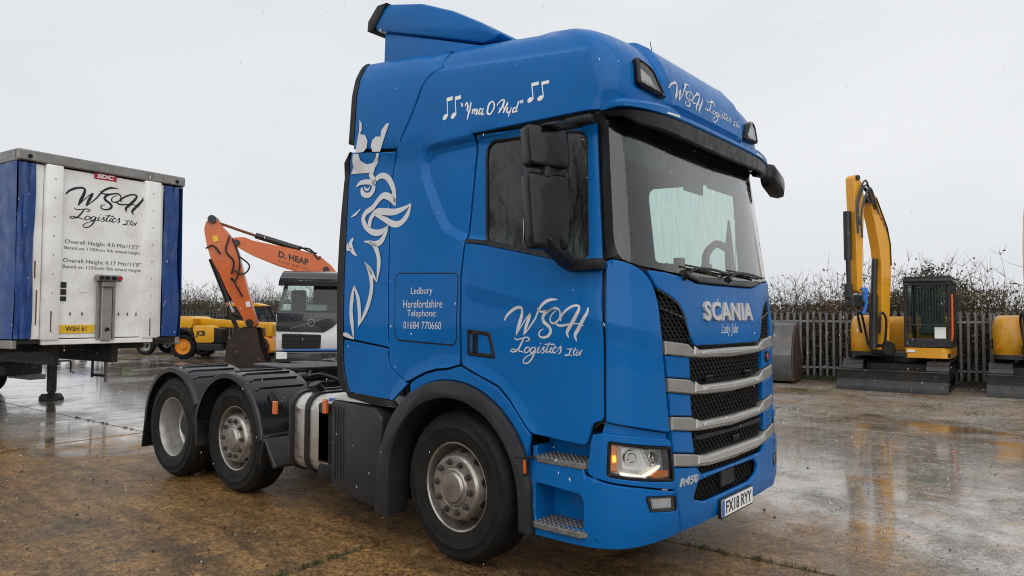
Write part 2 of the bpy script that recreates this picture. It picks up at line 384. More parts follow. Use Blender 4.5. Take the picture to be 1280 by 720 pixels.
    r=ramp(N,[(.3,(.035,.030,.018)),(.52,(.045,.055,.020)),(.72,(.065,.085,.028))]); L(n.outputs['Fac'],r.inputs[0]); L(r.outputs[0],b.inputs['Base Color']); b.inputs['Roughness'].default_value=.9
    mat('joint_dirt',(.028,.024,.018),.7,var=.4,scale=20)
groundmats()
def struct(o): o['kind']='structure'; return o
# open ground to the horizon
v=[];f=[]; rs=[0,20,50,120,400,1500]
gm=MB(); gm.add([(-700,-700,-.055),(700,-700,-.055),(700,700,-.055),(-700,700,-.055)],[(0,1,2,3)])
struct(gm.build('ground','soil_grass',ang=0,recalc=False))
# concrete yard: cast bays with recessed joints
YA=R(3.0)
def yard_pt(u,v): return (math.cos(YA)*u-math.sin(YA)*v, math.sin(YA)*u+math.cos(YA)*v)
yard=bpy.data.objects.new('concrete_yard',None); fix(yard); struct(yard); yard.rotation_euler=(0,0,YA)
MB().box((-12,1,-.045),(72,38,.03)).build('joint_bed','joint_dirt',yard)
XJ=[-48,-42,-36,-30,-24.5,-18.8,-13,-7.0,-.78,5.4,11.5,17.5,23]; YJ=[-17,-11,-5.6,.13,5.6,11.0,15.3]
random.seed(4)
for i in range(len(XJ)-1):
    for j in range(len(YJ)-1):
        x0,x1,y0,y1=XJ[i]+.009,XJ[i+1]-.009,YJ[j]+.009,YJ[j+1]-.009
        dz=random.uniform(-.004,.004)
        s_=MB().box(((x0+x1)/2,(y0+y1)/2,-.02+dz),(x1-x0,y1-y0,.04),.006); s_.build('slab','wet_concrete',yard)
# ================================================================ the blue tractor unit: cab skin as a surface P(s, e): s runs round the plan outline
# (0 at the middle of the nose, positive towards the right-hand door), e is the height
def lerp_tab(T,z):
    if z<=T[0][0]: return T[0][1]
    for (a,va),(b,vb) in zip(T,T[1:]):
        if z<=b: return va+(vb-va)*(z-a)/(b-a)
    return T[-1][1]
NSE=4.0; XS=.90
REF_F,REF_W=1.43,1.21
TILT=.12
FT=[(.25,1.40),(.45,1.45),(.75,1.455),(1.0,1.44),(1.5,1.43),(1.95,1.40),(2.8,1.28),(3.05,1.265),(3.2,1.25),(3.3,1.20),(3.4,1.11),(3.46,1.0),(3.51,.82),(3.54,.5)]
WT=[(.25,1.20),(.5,1.22),(.95,1.215),(1.6,1.22),(1.95,1.205),(2.84,1.14),(2.87,1.16),(3.15,1.145),(3.3,1.12),(3.4,1.075),(3.47,1.0),(3.52,.88),(3.54,.7)]
XT=[(3.0,.90),(3.3,.80),(3.45,.6),(3.54,.1)]
_tab=[]
def _mk():
    N=400; s=0; px,py=REF_F,0
    for i in range(N+1):
        t=math.pi/2*i/N
        X=max(math.cos(t),0)**(2/NSE); Y=math.sin(t)**(2/NSE)
        x=XS+(REF_F-XS)*X; y=REF_W*Y
        s+=math.hypot(x-px,y-py); px,py=x,y
        _tab.append((s,X,Y))
_mk(); S0=_tab[-1][0]
NS2=6.5; _tab2=[]
def _mk2():
    s=0; px,py=REF_F,0; N=400
    for i in range(N+1):
        t=math.pi/2*i/N; X=max(math.cos(t),0)**(2/NS2); Y=math.sin(t)**(2/NS2); x=XS+(REF_F-XS)*X; y=REF_W*Y
        s+=math.hypot(x-px,y-py); px,py=x,y; _tab2.append((s,X,Y))
    k=S0/s
    for i in range(N+1): a,b,c=_tab2[i]; _tab2[i]=(a*k,b,c)
_mk2()
def xyhat(s,tab=None):
    s=abs(s); _tab=tab or globals()['_tab']
    if s>=S0: return None
    lo,hi=0,len(_tab)-1
    while hi-lo>1:
        m=(lo+hi)//2
        if _tab[m][0]<=s: lo=m
        else: hi=m
    a,b=_tab[lo],_tab[hi]; k=(s-a[0])/max(b[0]-a[0],1e-9)
    return a[1]+(b[1]-a[1])*k, a[2]+(b[2]-a[2])*k
def kz(ze): return min(max((ze-2.85)/.3,0),1)
PAN={
'door':[(2.327,2.869),(2.35,2.523),(2.366,2.168),(2.385,1.925),(2.367,1.336),(2.201,1.276),(2.029,1.215),(1.93,1.132),(1.833,1.017),(1.764,0.941),(1.56,0.925),(1.38,0.914),(1.337,1.05),(1.271,1.064),(1.268,1.545),(1.273,1.95),(1.283,2.385),(1.291,2.824)],
'win':[(2.198,2.826),(2.239,2.8),(2.248,2.73),(2.205,2.157),(1.437,1.993),(1.384,2.019),(1.396,2.726),(1.443,2.77),(1.617,2.8)],
'recess':[(2.691,2.876),(2.783,2.855),(2.848,2.787),(2.844,2.656),(2.667,2.347),(2.562,2.231),(2.342,2.139)],
'seam':[(2.579,3.304),(2.734,3.225),(2.869,3.095),(3.038,2.955),(3.141,2.828),(3.171,2.586),(3.151,2.22),(3.118,1.742),(3.106,1.389),(3.088,1.291),(3.025,1.242),(2.87,1.171)],
'defl_rear':[(3.318,3.439),(3.505,3.116),(3.607,2.954),(3.704,2.841),(3.687,2.255),(3.654,1.62),(3.638,1.245),(3.565,1.052),(3.068,1.03),(2.887,1.158)],
'rub':[(3.37,3.449),(3.575,3.121),(3.69,2.968),(3.753,2.869),(3.771,2.261),(3.737,1.619),(3.719,1.179),(3.635,1.059)],
'dseam':[(3.653,2.908),(3.075,2.873)],
'dseam2':[(3.641,1.47),(3.098,1.413)],
'hatch':[(3.063,1.971),(2.393,1.941),(2.36,1.602),(2.382,1.453),(3.036,1.485)],
'handle':[(2.316,1.571),(2.111,1.554),(2.063,1.381),(2.316,1.396)],
'corner':[(1.248,1.977),(1.209,1.986),(1.137,1.973),(1.06,1.947),(0.985,1.903),(0.93,1.834),(0.895,1.732),(0.882,1.614),(0.872,1.45),(0.846,1.169),(0.825,0.976),(1.113,1.03),(1.262,1.056)],
'hoodlow':[(0.91,1.826),(0.761,1.772),(0.635,1.687),(0.575,1.539),(0.531,1.479)],
'hoodtop':[(1.002,1.94),(0.829,1.933),(0.582,1.9),(0.458,1.881),(0.012,1.882)],
'wsbot':[(1.189,2.099),(1.16,1.996),(1.031,1.958),(0.658,1.922),(0.088,1.923)],
'headlight':[(1.251,0.953),(0.831,0.898),(0.812,0.693),(1.264,0.751)],
'fog':[(1.043,0.637),(0.795,0.611),(0.785,0.521),(1.008,0.547)],
'bseam':[(1.381,0.733),(1.255,0.702),(1.074,0.68),(0.803,0.631),(0.721,0.383)],
'hlpanel':[(1.334,0.973),(1.295,0.995),(1.115,0.981),(0.828,0.94),(0.788,0.643),(1.075,0.693),(1.255,0.72),(1.357,0.745)],
'lampR':[(0.952,3.249),(0.78,3.206),(0.642,3.045),(0.958,3.064)],
'crease':[(2.36,1.881),(2.178,1.839),(1.682,1.731),(1.261,1.628),(1.036,1.573)],
'swage':[(2.685,3.277),(2.212,3.285),(1.793,3.281),(1.28,3.274)],
'visor':[(1.245,2.867),(1.232,2.918),(1.09,2.961),(0.911,2.974),(0.641,2.94)],
'yma_base':[(2.462,2.984),(1.874,2.983)],
'yma_x':[(2.425,3.001),(1.885,3.034)],
'notes':[(2.611,2.981),(2.477,2.982),(1.841,2.983),(1.733,2.984)],
'led':[(2.879,1.82),(2.656,1.816),(2.95,1.723),(2.556,1.721),(2.868,1.648),(2.941,1.567),(2.557,1.573)],
'lady':[(0.149,1.563),(-0.143,1.56)],
'roofW':[(0.667,3.138),(0.163,3.148),(-0.539,3.182)],
'step':[(1.756,0.797),(1.361,0.826),(1.74,0.4),(1.369,0.411),(1.773,0.66),(1.795,0.923)],
'dragon':{'polys':[[(3.556,3.044),(3.532,3.026),(3.538,2.998),(3.557,2.98),(3.494,2.972),(3.461,2.945),(3.468,2.915),(3.507,2.899),(3.559,2.9),(3.61,2.904),(3.59,2.953),(3.571,2.991)],[(3.206,3.008),(3.245,3.006),(3.294,2.983),(3.305,2.953),(3.361,2.957),(3.404,2.943),(3.417,2.917),(3.395,2.892),(3.304,2.886),(3.261,2.942)],[(3.637,2.899),(3.573,2.895),(3.541,2.863),(3.484,2.844),(3.413,2.843),(3.355,2.866),(3.347,2.881),(3.314,2.88),(3.381,2.8),(3.395,2.756),(3.459,2.769),(3.67,2.788)]],'strokes':[([(3.432,2.766),(3.407,2.724),(3.376,2.694),(3.393,2.663)],(20,20,20,16)),([(3.389,2.682),(3.342,2.716),(3.274,2.725),(3.203,2.686),(3.147,2.609),(3.127,2.543),(3.112,2.472)],(10,18,20,22,20,16,4)),([(3.6,2.674),(3.544,2.701),(3.451,2.697),(3.394,2.677),(3.383,2.629),(3.419,2.594),(3.47,2.593),(3.514,2.618),(3.529,2.659)],(4,16,18,18,20,20,18,18,10)),([(3.494,2.665),(3.475,2.64),(3.444,2.636),(3.43,2.657)],(4,8,8,4)),([(3.115,2.498),(3.188,2.55),(3.258,2.567),(3.313,2.537),(3.377,2.485),(3.454,2.453),(3.48,2.409),(3.453,2.355),(3.388,2.308),(3.316,2.286),(3.248,2.29),(3.188,2.323)],(20,24,22,20,20,20,20,20,20,22,20,4)),([(3.401,2.338),(3.388,2.401),(3.333,2.448),(3.255,2.445),(3.119,2.429),(3.01,2.446),(2.94,2.474)],(18,18,20,24,22,14,4)),([(2.94,2.474),(2.968,2.396),(3.036,2.34),(3.119,2.338),(3.219,2.381),(3.341,2.43)],(4,18,20,22,18,8)),([(3.635,2.436),(3.578,2.455),(3.524,2.49)],(3,10,3)),([(3.181,2.333),(3.202,2.275),(3.249,2.215),(3.316,2.2),(3.377,2.217),(3.453,2.229)],(4,16,22,20,12,3)),([(3.388,2.224),(3.314,2.181),(3.266,2.102),(3.254,2.019),(3.263,1.908)],(6,18,18,18,3)),([(3.263,1.908),(3.321,1.971),(3.365,2.017),(3.427,2.067)],(3,14,14,3)),([(3.421,2.064),(3.352,1.985),(3.323,1.882),(3.339,1.781),(3.387,1.674),(3.468,1.565)],(4,18,18,18,16,3)),([(3.464,1.568),(3.451,1.642),(3.461,1.719),(3.483,1.796),(3.535,1.885)],(3,16,18,16,6)),([(3.535,1.885),(3.553,1.797),(3.558,1.693),(3.538,1.59),(3.516,1.475)],(6,18,18,18,3)),([(3.648,1.51),(3.595,1.501),(3.516,1.475)],(10,16,3)),([(3.587,2.263),(3.618,2.219),(3.581,2.157),(3.523,2.119)],(8,20,16,3)),([(3.653,2.228),(3.647,2.181),(3.598,2.178)],(6,14,6))]},
'wsh':[([(1.991,1.629),(1.972,1.66),(1.936,1.689),(1.892,1.708),(1.857,1.71),(1.847,1.691),(1.855,1.649),(1.877,1.588),(1.894,1.536)],(14,20,24,24,20,22,28,30,12)),([(1.894,1.536),(1.858,1.588),(1.82,1.638),(1.783,1.676)],(8,9,9,10)),([(1.783,1.676),(1.792,1.649),(1.814,1.597),(1.833,1.54)],(12,26,28,12)),([(1.833,1.54),(1.79,1.586),(1.748,1.638),(1.713,1.695),(1.672,1.735),(1.627,1.755),(1.571,1.756)],(8,12,14,18,24,22,6)),([(1.723,1.709),(1.708,1.686),(1.652,1.687),(1.589,1.705),(1.557,1.694),(1.55,1.669),(1.564,1.636),(1.604,1.614),(1.629,1.628),(1.619,1.661),(1.579,1.691)],(6,14,16,16,14,12,14,14,12,10,6)),([(1.589,1.705),(1.652,1.683),(1.683,1.654),(1.678,1.624),(1.64,1.595),(1.626,1.566),(1.649,1.536),(1.691,1.528),(1.714,1.542),(1.709,1.564),(1.681,1.58)],(10,22,26,26,24,24,20,14,12,10,6)),([(1.595,1.618),(1.558,1.601),(1.496,1.608),(1.434,1.615),(1.384,1.602)],(10,18,14,10,6)),([(1.549,1.629),(1.546,1.654),(1.507,1.69),(1.458,1.716),(1.419,1.717),(1.414,1.697),(1.435,1.658),(1.474,1.608),(1.505,1.564),(1.494,1.53)],(14,16,18,18,18,22,28,28,24,6)),([(1.352,1.708),(1.36,1.676),(1.388,1.634),(1.426,1.58),(1.448,1.548),(1.438,1.51)],(8,20,26,28,24,6))],
'logi':[([(1.909,1.523),(1.892,1.51),(1.858,1.516),(1.819,1.526),(1.79,1.52),(1.798,1.505),(1.819,1.502)],(6,9,9,10,9,8,5)),([(1.833,1.519),(1.853,1.486),(1.882,1.447),(1.917,1.433),(1.939,1.438),(1.922,1.45),(1.877,1.442),(1.833,1.434)],(9,14,14,10,8,7,9,6)),([(1.79,1.462),(1.809,1.465),(1.827,1.446),(1.819,1.431),(1.798,1.439),(1.785,1.458),(1.8,1.465)],(9,9,11,9,8,9,5)),([(1.742,1.463),(1.761,1.466),(1.78,1.449),(1.776,1.432),(1.757,1.44),(1.741,1.463)],(8,8,11,9,8,8)),([(1.738,1.465),(1.752,1.429),(1.771,1.395),(1.8,1.37),(1.829,1.366),(1.838,1.381),(1.814,1.405),(1.761,1.429),(1.724,1.442)],(9,12,12,10,9,8,7,6,5)),([(1.712,1.472),(1.725,1.445),(1.719,1.434),(1.7,1.446)],(9,11,8,4)),([(1.705,1.488),(1.699,1.493)],(9,9)),([(1.7,1.446),(1.677,1.473),(1.679,1.454),(1.675,1.44),(1.696,1.432)],(4,9,10,9,6)),([(1.677,1.436),(1.649,1.472),(1.631,1.5)],(4,5,8)),([(1.633,1.5),(1.657,1.455),(1.654,1.438),(1.636,1.448)],(9,12,9,4)),([(1.672,1.486),(1.631,1.49),(1.59,1.483)],(5,8,5)),([(1.617,1.471),(1.631,1.449),(1.624,1.438),(1.608,1.449)],(9,11,8,4)),([(1.609,1.489),(1.604,1.494)],(9,9)),([(1.581,1.468),(1.595,1.472),(1.61,1.453),(1.602,1.437),(1.577,1.45)],(8,9,11,9,4)),([(1.577,1.45),(1.552,1.48),(1.552,1.459),(1.552,1.444),(1.571,1.433)],(4,9,10,9,6)),([(1.552,1.442),(1.545,1.454)],(5,3)),([(1.507,1.465),(1.488,1.464),(1.466,1.471)],(5,6,5)),([(1.475,1.468),(1.488,1.443),(1.501,1.428),(1.524,1.426),(1.506,1.431),(1.471,1.426)],(7,9,8,5,6,5)),([(1.445,1.473),(1.46,1.444),(1.457,1.43),(1.445,1.437)],(7,9,7,4)),([(1.464,1.459),(1.428,1.461)],(4,5)),([(1.42,1.449),(1.435,1.448),(1.443,1.434),(1.432,1.429),(1.418,1.445)],(6,6,8,6,5)),([(1.401,1.464),(1.416,1.438),(1.413,1.428)],(7,9,4))]}
def sstep(a,b,x):
    t=min(max((x-a)/(b-a),0),1); return t*t*(3-2*t)
def seg_dist(poly,x,y,closed=True):
    d=9.; n=len(poly)
    for i in range(n if closed else n-1):
        ax,ay=poly[i]; bx,by=poly[(i+1)%n]; dx,dy=bx-ax,by-ay; l=dx*dx+dy*dy
        t=0 if l==0 else min(max(((x-ax)*dx+(y-ay)*dy)/l,0),1)
        d=min(d,math.hypot(x-ax-dx*t,y-ay-dy*t))
    return d
def inpoly(poly,x,y):
    c=False; n=len(poly); j=n-1
    for i in range(n):
        xi,yi=poly[i]; xj,yj=poly[j]
        if (yi>y)!=(yj>y) and x<(xj-xi)*(y-yi)/(yj-yi)+xi: c=not c
        j=i
    return c
SX=S0+XS                      # s of the front axle (x=0) on the side
REC=crom(PAN['recess'],3)+[(2.20,2.115),(1.44,1.955),(1.20,1.93),(1.20,2.862),(2.3,2.885)]
CRE=[(3.3,2.06)]+PAN['crease']+[(.9,1.54)]
CRE=sorted(CRE)
def disp(s,e):
    a=abs(s); d=0.
    if 1.15<a<2.95 and 1.85<e<2.95:
        if inpoly(REC,a,e): d-=.036*min(1,seg_dist(REC,a,e)/.060)
    if .8<a<2.42 and 1.2<e<2.15:     # shoulder crease on door and corner panel
        zc=lerp_tab(CRE,a); k=sstep(.85,1.0,a)*sstep(2.42,2.25,a); t=e-zc
        d+=k*.015*(max(0,1-t/.22) if t>0 else max(0,1+t/.10))
    if 1.2<a<2.75 and e>3.2:
        d-=.016*sstep(3.270,3.288,e)*sstep(1.2,1.34,a)*sstep(2.75,2.6,a)
    if a<1.0 and e>2.97:             # raised middle of the roof front
        d+=.034*sstep(.655,.62,a+ (3.3-min(e,3.3))*.15)*sstep(2.97,3.02,e)*sstep(3.52,3.45,e)
    r=math.hypot(SX-a,e-.505)
    if a>1.6 and r<.88 and e>.8: d+=.020*sstep(.86,.80,r)
    return d
def P0(s,e):
    F,W,xs=lerp_tab(FT,e),lerp_tab(WT,e),lerp_tab(XT,e); a=abs(s)
    if a>=S0: x=xs-(a-S0); y=W
    else:
        X,Y=xyhat(a); k=sstep(2.87,3.06,e)
        if k>0: X2,Y2=xyhat(a,_tab2); X+=(X2-X)*k; Y+=(Y2-Y)*k
        x=xs+(F-xs)*X; y=W*Y
    return Vector((x,-y if s>=0 else y,e+TILT*kz(e)*(1-x)))
def P(s,e,off=0,D=True):
    h=.004; p=P0(s,e)
    n=(P0(s+h,e)-P0(s-h,e)).cross(P0(s,e+h)-P0(s,e-h))
    n.normalize()
    # s increases to the right side; outward normal
    if n.dot(Vector((1.2 if abs(s)<S0 else 0,p.y,.0)))<0: n=-n
    return p+n*(off+(disp(s,e) if D else 0))
def dense(poly,g):
    o=[]; n=len(poly)
    for i in range(n):
        a,b=poly[i],poly[(i+1)%n]; k=max(1,int(math.ceil(math.hypot(b[0]-a[0],b[1]-a[1])/g)))
        o+=[(a[0]+(b[0]-a[0])*j/k,a[1]+(b[1]-a[1])*j/k) for j in range(k)]
    return o
def area(p): return .5*sum(p[i][0]*p[(i+1)%len(p)][1]-p[(i+1)%len(p)][0]*p[i][1] for i in range(len(p)))
def inset(p,d):
    n=len(p); o=[]; sg=1 if area(p)>0 else -1
    for i in range(n):
        a,b,c=p[i-1],p[i],p[(i+1)%n]
        e1=(b[0]-a[0],b[1]-a[1]); e2=(c[0]-b[0],c[1]-b[1]); l1=math.hypot(*e1) or 1; l2=math.hypot(*e2) or 1
        nx=-(e1[1]/l1+e2[1]/l2)*sg; ny=(e1[0]/l1+e2[0]/l2)*sg; l=math.hypot(nx,ny) or 1
        k=1/max(.6,l/2)
        o.append((b[0]+nx/l*d*k,b[1]+ny/l*d*k))
    return o
def roundpoly(p,r,n=3):
    """round every corner of a polygon"""
    o=[]; m=len(p)
    for i in range(m):
        a,b,c=p[i-1],p[i],p[(i+1)%m]
        la,lc=math.dist(a,b),math.dist(b,c); q=min(r,la*.45,lc*.45)
        s=(b[0]+(a[0]-b[0])*q/la,b[1]+(a[1]-b[1])*q/la); e=(b[0]+(c[0]-b[0])*q/lc,b[1]+(c[1]-b[1])*q/lc)
        for k in range(n+1):
            t=k/n; o.append(((1-t)**2*s[0]+2*t*(1-t)*b[0]+t*t*e[0],(1-t)**2*s[1]+2*t*(1-t)*b[1]+t*t*e[1]))
    return o
def panel(poly,holes=(),off=0,th=.022,g=.05,rd=.004,lines=(),D=True):
    """a pressed panel lying on the cab surface: rounded rim, thickness, openings. returns MB"""
    if area(poly)<0: poly=poly[::-1]
    rings=[dense(poly,g)]; 
    hol=[dense(h if area(h)<0 else h[::-1],g) for h in holes]; rings+=hol
    pts=[];edges=[];ringidx=[]
    for rg in rings:
        k=len(pts); n=len(rg); pts+=rg; ringidx.append(list(range(k,k+n))); edges+=[(k+i,k+(i+1)%n) for i in range(n)]
    nb=len(pts)
    if rd:
        for rg in rings:
            q=inset(rg,rd if area(rg)>0 else -rd); pts+=q
    ni=len(pts)
    for ln in lines:
        for q in dense(list(ln),min(g,.022)):
            if inpoly(rings[0],*q) and all(not inpoly(h,*q) for h in hol) and min(seg_dist(r_,*q) for r_ in rings)>rd*1.5: pts.append(q)
    xs=[p[0] for p in rings[0]]; ys=[p[1] for p in rings[0]]
    y=min(ys)+g*.5; row=0
    while y<max(ys):
        x=min(xs)+g*(.5 if row%2 else 0)
        while x<max(xs):
            if inpoly(rings[0],x,y) and all(not inpoly(h,x,y) for h in hol) and min(seg_dist(r_,x,y) for r_ in rings)>max(g*.45,rd*1.6): pts.append((x,y))
            x+=g
        y+=g*.87; row+=1
    V,E,F,OV,_,_=geometry.delaunay_2d_cdt([Vector(p) for p in pts],edges,[],0,1e-6)
    m=MB(); 
    orig={}
    for i,o in enumerate(OV):
        for q in o: orig[q]=i
    isb=[False]*len(V)
    for i,o in enumerate(OV):
        if any(q<nb for q in o): isb[i]=True
    v3=[P(q.x,q.y,off-(rd if isb[i] and rd else 0),D) for i,q in enumerate(V)]
    fs=[]
    for f in F:
        c=sum((V[i] for i in f),Vector((0,0)))/len(f)
        if inpoly(rings[0],c.x,c.y) and all(not inpoly(h,c.x,c.y) for h in hol):
            fs.append(tuple(f))
    # outward orientation: s to viewer's left when looking at the skin, so flip CCW
    m.add(v3,[f[::-1] for f in fs])
    if th:
        for ri,idx in enumerate(ringidx):
            top=[orig[i] for i in idx]; k=len(m.v)
            m.v+=[tuple(P(V[i].x,V[i].y,off-th,D)) for i in top]
            n=len(top)
            for i in range(n):
                j=(i+1)%n; m.f.append((top[i],top[j],k+j,k+i))
    return m
TRK=thing('tractor_unit','bright blue articulated lorry tractor unit standing alone on the wet yard','lorry')
def both(name,m,mb,parent=None,ang=32):
    a=mb.build(name,m,parent or TRK,ang=ang,recalc=False); b=mb.mirror().build(name,m,parent or TRK,ang=ang,recalc=False); return a,b
def sym(half):   # half outline from centre/right side, mirrored to a whole polygon
    return [p for p in half]+[(-p[0],p[1]) for p in half[::-1] if abs(p[0])>1e-4]
G=.017
# --- body behind the doors and the high roof, one continuous pressing
seam=crom(PAN['seam'],3)
archc=[(SX-.80*math.cos(R(a)),.505+.80*math.sin(R(a))) for a in (118,108,100)]
half=[(2.347,2.885),(2.366,2.523),(2.384,2.168),(2.402,1.925),(2.392,1.50),(2.386,1.33)]+[(SX+.80*math.sin(R(t)),.505+.80*math.cos(R(t))) for t in (2,10,18,26)]+[(2.868,1.195)]+seam[::-1][1:]+[(2.52,3.36),(2.36,3.44),(2.2,3.54)]
body=[(0,2.885),(1.0,2.885),(1.23,2.885),(1.6,2.885)]+half
full=body+[(-p[0],p[1]) for p in body[::-1] if abs(p[0])>1e-4]
swl=[[(1.2,3.266),(2.72,3.266)],[(1.2,3.279),(2.72,3.279)],[(1.2,3.291),(2.72,3.291)]]
recl=[inset(REC,k*.01) for k in (-1,0,1,2,3,4,5,6,7)]
rfl=[[(k*(.605+j*.012-(3.3-min(e_,3.3))*.15),e_) for e_ in np.linspace(2.98,3.5,24)] for j in range(0,6) for k in (1,-1)]
mir=lambda L_:[[(-x,y) for x,y in l] for l in L_]
mb=panel(full,off=0,g=.055,lines=swl+recl+mir(swl+recl)+rfl)
top=[P(s,3.54,-.006) for s in np.linspace(-2.2,2.2,60)]; k=len(mb.v); mb.v+=[tuple(p) for p in top]; mb.f.append(tuple(range(k+59,k-1,-1)))
body_o=mb.build('cab_body','blue',TRK,ang=30,recalc=False)
# rear wall
MB().box((-.60,0,2.25),(.05,2.2,2.4),.01).build('rear_wall','grey_plastic',TRK)
# --- doors
door=PAN['door']; win=roundpoly(PAN['win'],.04)
crl=[[(a,b+t) for a,b in PAN['crease']] for t in (-.10,-.05,-.012,0,.012,.06,.12)]
dpan=panel(roundpoly(door,.03),[win],g=.05,lines=crl+recl)
dR,dL=both('door','blue',dpan)
hw=inset(win,-.012)
for o,sgn in ((dR,1),(dL,-1)):
    def pl(mb,name,m,ang=32):
        (mb if sgn>0 else mb.mirror()).build(name,m,o,ang=ang,recalc=False)
    pl(panel(hw,[inset(win,.004)],off=.003,th=.02,g=.08,rd=.003),'window_seal','black_trim')
    pl(panel(inset(win,-.006),off=-.046,th=0,g=.12,rd=0,D=False),'window_glass','glass_side')
    st=[(2.36,2.150),(2.20,2.128),(1.44,1.966),(1.27,1.955),(1.27,1.985),(1.40,1.995),(2.20,2.158),(2.36,2.178)]
    pl(panel(st,off=.016,th=.03,g=.08,rd=.004),'belt_strip','black_trim')
    hd=roundpoly(PAN['handle'],.02)
    pl(panel(hd,[inset(hd,.028)],off=.006,th=.02,g=.05,rd=.005),'handle_surround','black_trim')
    pl(panel(inset(hd,.02),off=-.012,th=0,g=.06,rd=0).xf(Matrix.Identity(4)),'handle_recess','void_black')
    pl(panel([(2.262,1.55),(2.222,1.548),(2.222,1.412),(2.262,1.416)],off=.014,th=.02,g=.05,rd=.006),'door_handle','black_gloss')
# --- blue lip round the wheel arch, below the door
lip=[(SX-.722*math.sin(R(t)),.505+.722*math.cos(R(t))) for t in np.linspace(-34,66,22)]
outer=[(1.772,.93),(1.842,1.005),(1.94,1.118),(2.04,1.20),(2.205,1.262),(2.372,1.318),(2.386,1.318)]+[(SX+.786*math.sin(R(t)),.505+.786*math.cos(R(t))) for t in (2,10,18,26)]+[(2.855,1.175)]
both('arch_lip','blue',panel(lip[::1]+outer,off=-.004,g=.06))
# --- locker hatch on the sleeper side
hp=roundpoly([(3.055,1.962),(2.42,1.940),(2.42,1.46),(3.03,1.482)],.05)
both('locker_hatch','blue',panel(hp,off=.005,th=.01,g=.09,rd=.004))
both('hatch_gap','void_black',panel(inset(hp,-.008),off=.0015,th=0,g=.09,rd=0))
# --- side air deflectors with rubber edges
sm=[(a+G,b) for a,b in seam]
dr_=crom(PAN['defl_rear'][:8],3)
up=[p for p in sm if p[1]>2.91]; lowp=[p for p in sm if 1.435<p[1]<2.86]; bot=[p for p in sm if p[1]<1.40]
upr=[p for p in dr_ if p[1]>2.94]; lowr=[p for p in dr_ if 1.49<p[1]<2.88]; botr=[p for p in dr_ if p[1]<1.45]
sx_=lambda x,e:S0+lerp_tab(XT,e)-x
ES=[2.945+.0331*i for i in range(16)]
upr=[(sx_(-1.150-.035*(3.44-e)/.5,e),e) for e in ES]
U=panel([(2.40,3.45)]+up+[(3.085,2.885),(sx_(-1.19,2.922),2.922)]+upr,off=-.004,g=.06)
Lw=panel([(3.13,2.872)]+lowp+[(3.11,1.425),(3.644,1.482)]+lowr[::-1]+[(3.66,2.908)],off=-.004,g=.06)
Bt=panel([(3.11,1.411)]+bot+[(3.05,1.04),(3.555,1.062)]+botr[::-1]+[(3.644,1.466)],off=-.004,g=.06)
both('upper_air_deflector','blue',U); both('side_air_deflector','blue',Lw); both('lower_air_deflector','blue',Bt)
rb=crom(PAN['rub'],3); de=[(a+.004,b) for a,b in dr_]
both('rubber_edge','black_trim',panel([(a+.004,b) for a,b in upr]+[(sx_(-1.205-.045*(3.44-e)/.5,e),e) for e in ES[::-1]],off=.004,th=.06,g=.06,rd=.006))
for cut,nm in ((lambda z:z<=2.92,'rubber_edge'),):
    A_=[p for p in de if cut(p[1])]; B_=[p for p in rb if cut(p[1])]
    both(nm,'black_trim',panel(A_+B_[::-1],off=.004,th=.06,g=.06,rd=.006))
both('deflector_joint','void_black',panel([(3.09,2.86),(3.62,2.895),(3.615,2.935),(3.07,2.90)],off=-.035,th=0,g=.08,rd=0))
both('deflector_joint','void_black',panel([(3.09,1.40),(3.64,1.45),(3.64,1.495),(3.09,1.44)],off=-.035,th=0,g=.08,rd=0))
both('deflector_skirt','black_trim',panel([(3.05,1.036),(3.56,1.056),(3.63,1.06),(3.60,1.02),(3.30,.985),(3.0,1.0)],off=-.01,th=.03,g=.06))
# --- black inner frame: window pillars, cowl, the dark of the shut lines
wsh_=[(1.19,2.10),(1.165,2.0),(1.03,1.962),(.66,1.926),(.3,1.92)]
ws=[(1.19,2.84)]+wsh_; ws=ws+[(-a,b) for a,b in ws[::-1]]
ws=roundpoly(ws,.05)
fr=[(0,.99),(.84,1.0),(1.30,1.04),(1.40,.96),(1.80,.95),(2.05,1.19),(2.4,1.30),(2.70,1.24),(3.0,1.3),(3.10,1.5),(3.13,2.5),(3.0,2.9),(0,2.9)]
fr=fr+[(-a,b) for a,b in fr[::-1] if a]
panel(fr,[ws,win,[(-a,b) for a,b in win]],off=-.036,th=0,g=.09,rd=0).build('cab_frame','black_trim',TRK,ang=30,recalc=False)
ap=[(1.262,2.83),(1.258,1.99),(1.20,1.995),(1.10,1.985),(.85,1.942),(.60,1.912),(.46,1.893),(0,1.892)]
apf=ap+[(-a,b) for a,b in ap[::-1] if a]
panel(apf+[],[ws],off=-.008,th=.03,g=.06,rd=.005).build('windscreen_surround','black_trim',TRK,ang=30,recalc=False)
panel(inset(ws,-.006),off=-.012,th=0,g=.08,rd=0).build('windscreen','glass_screen',TRK,ang=30,recalc=False)
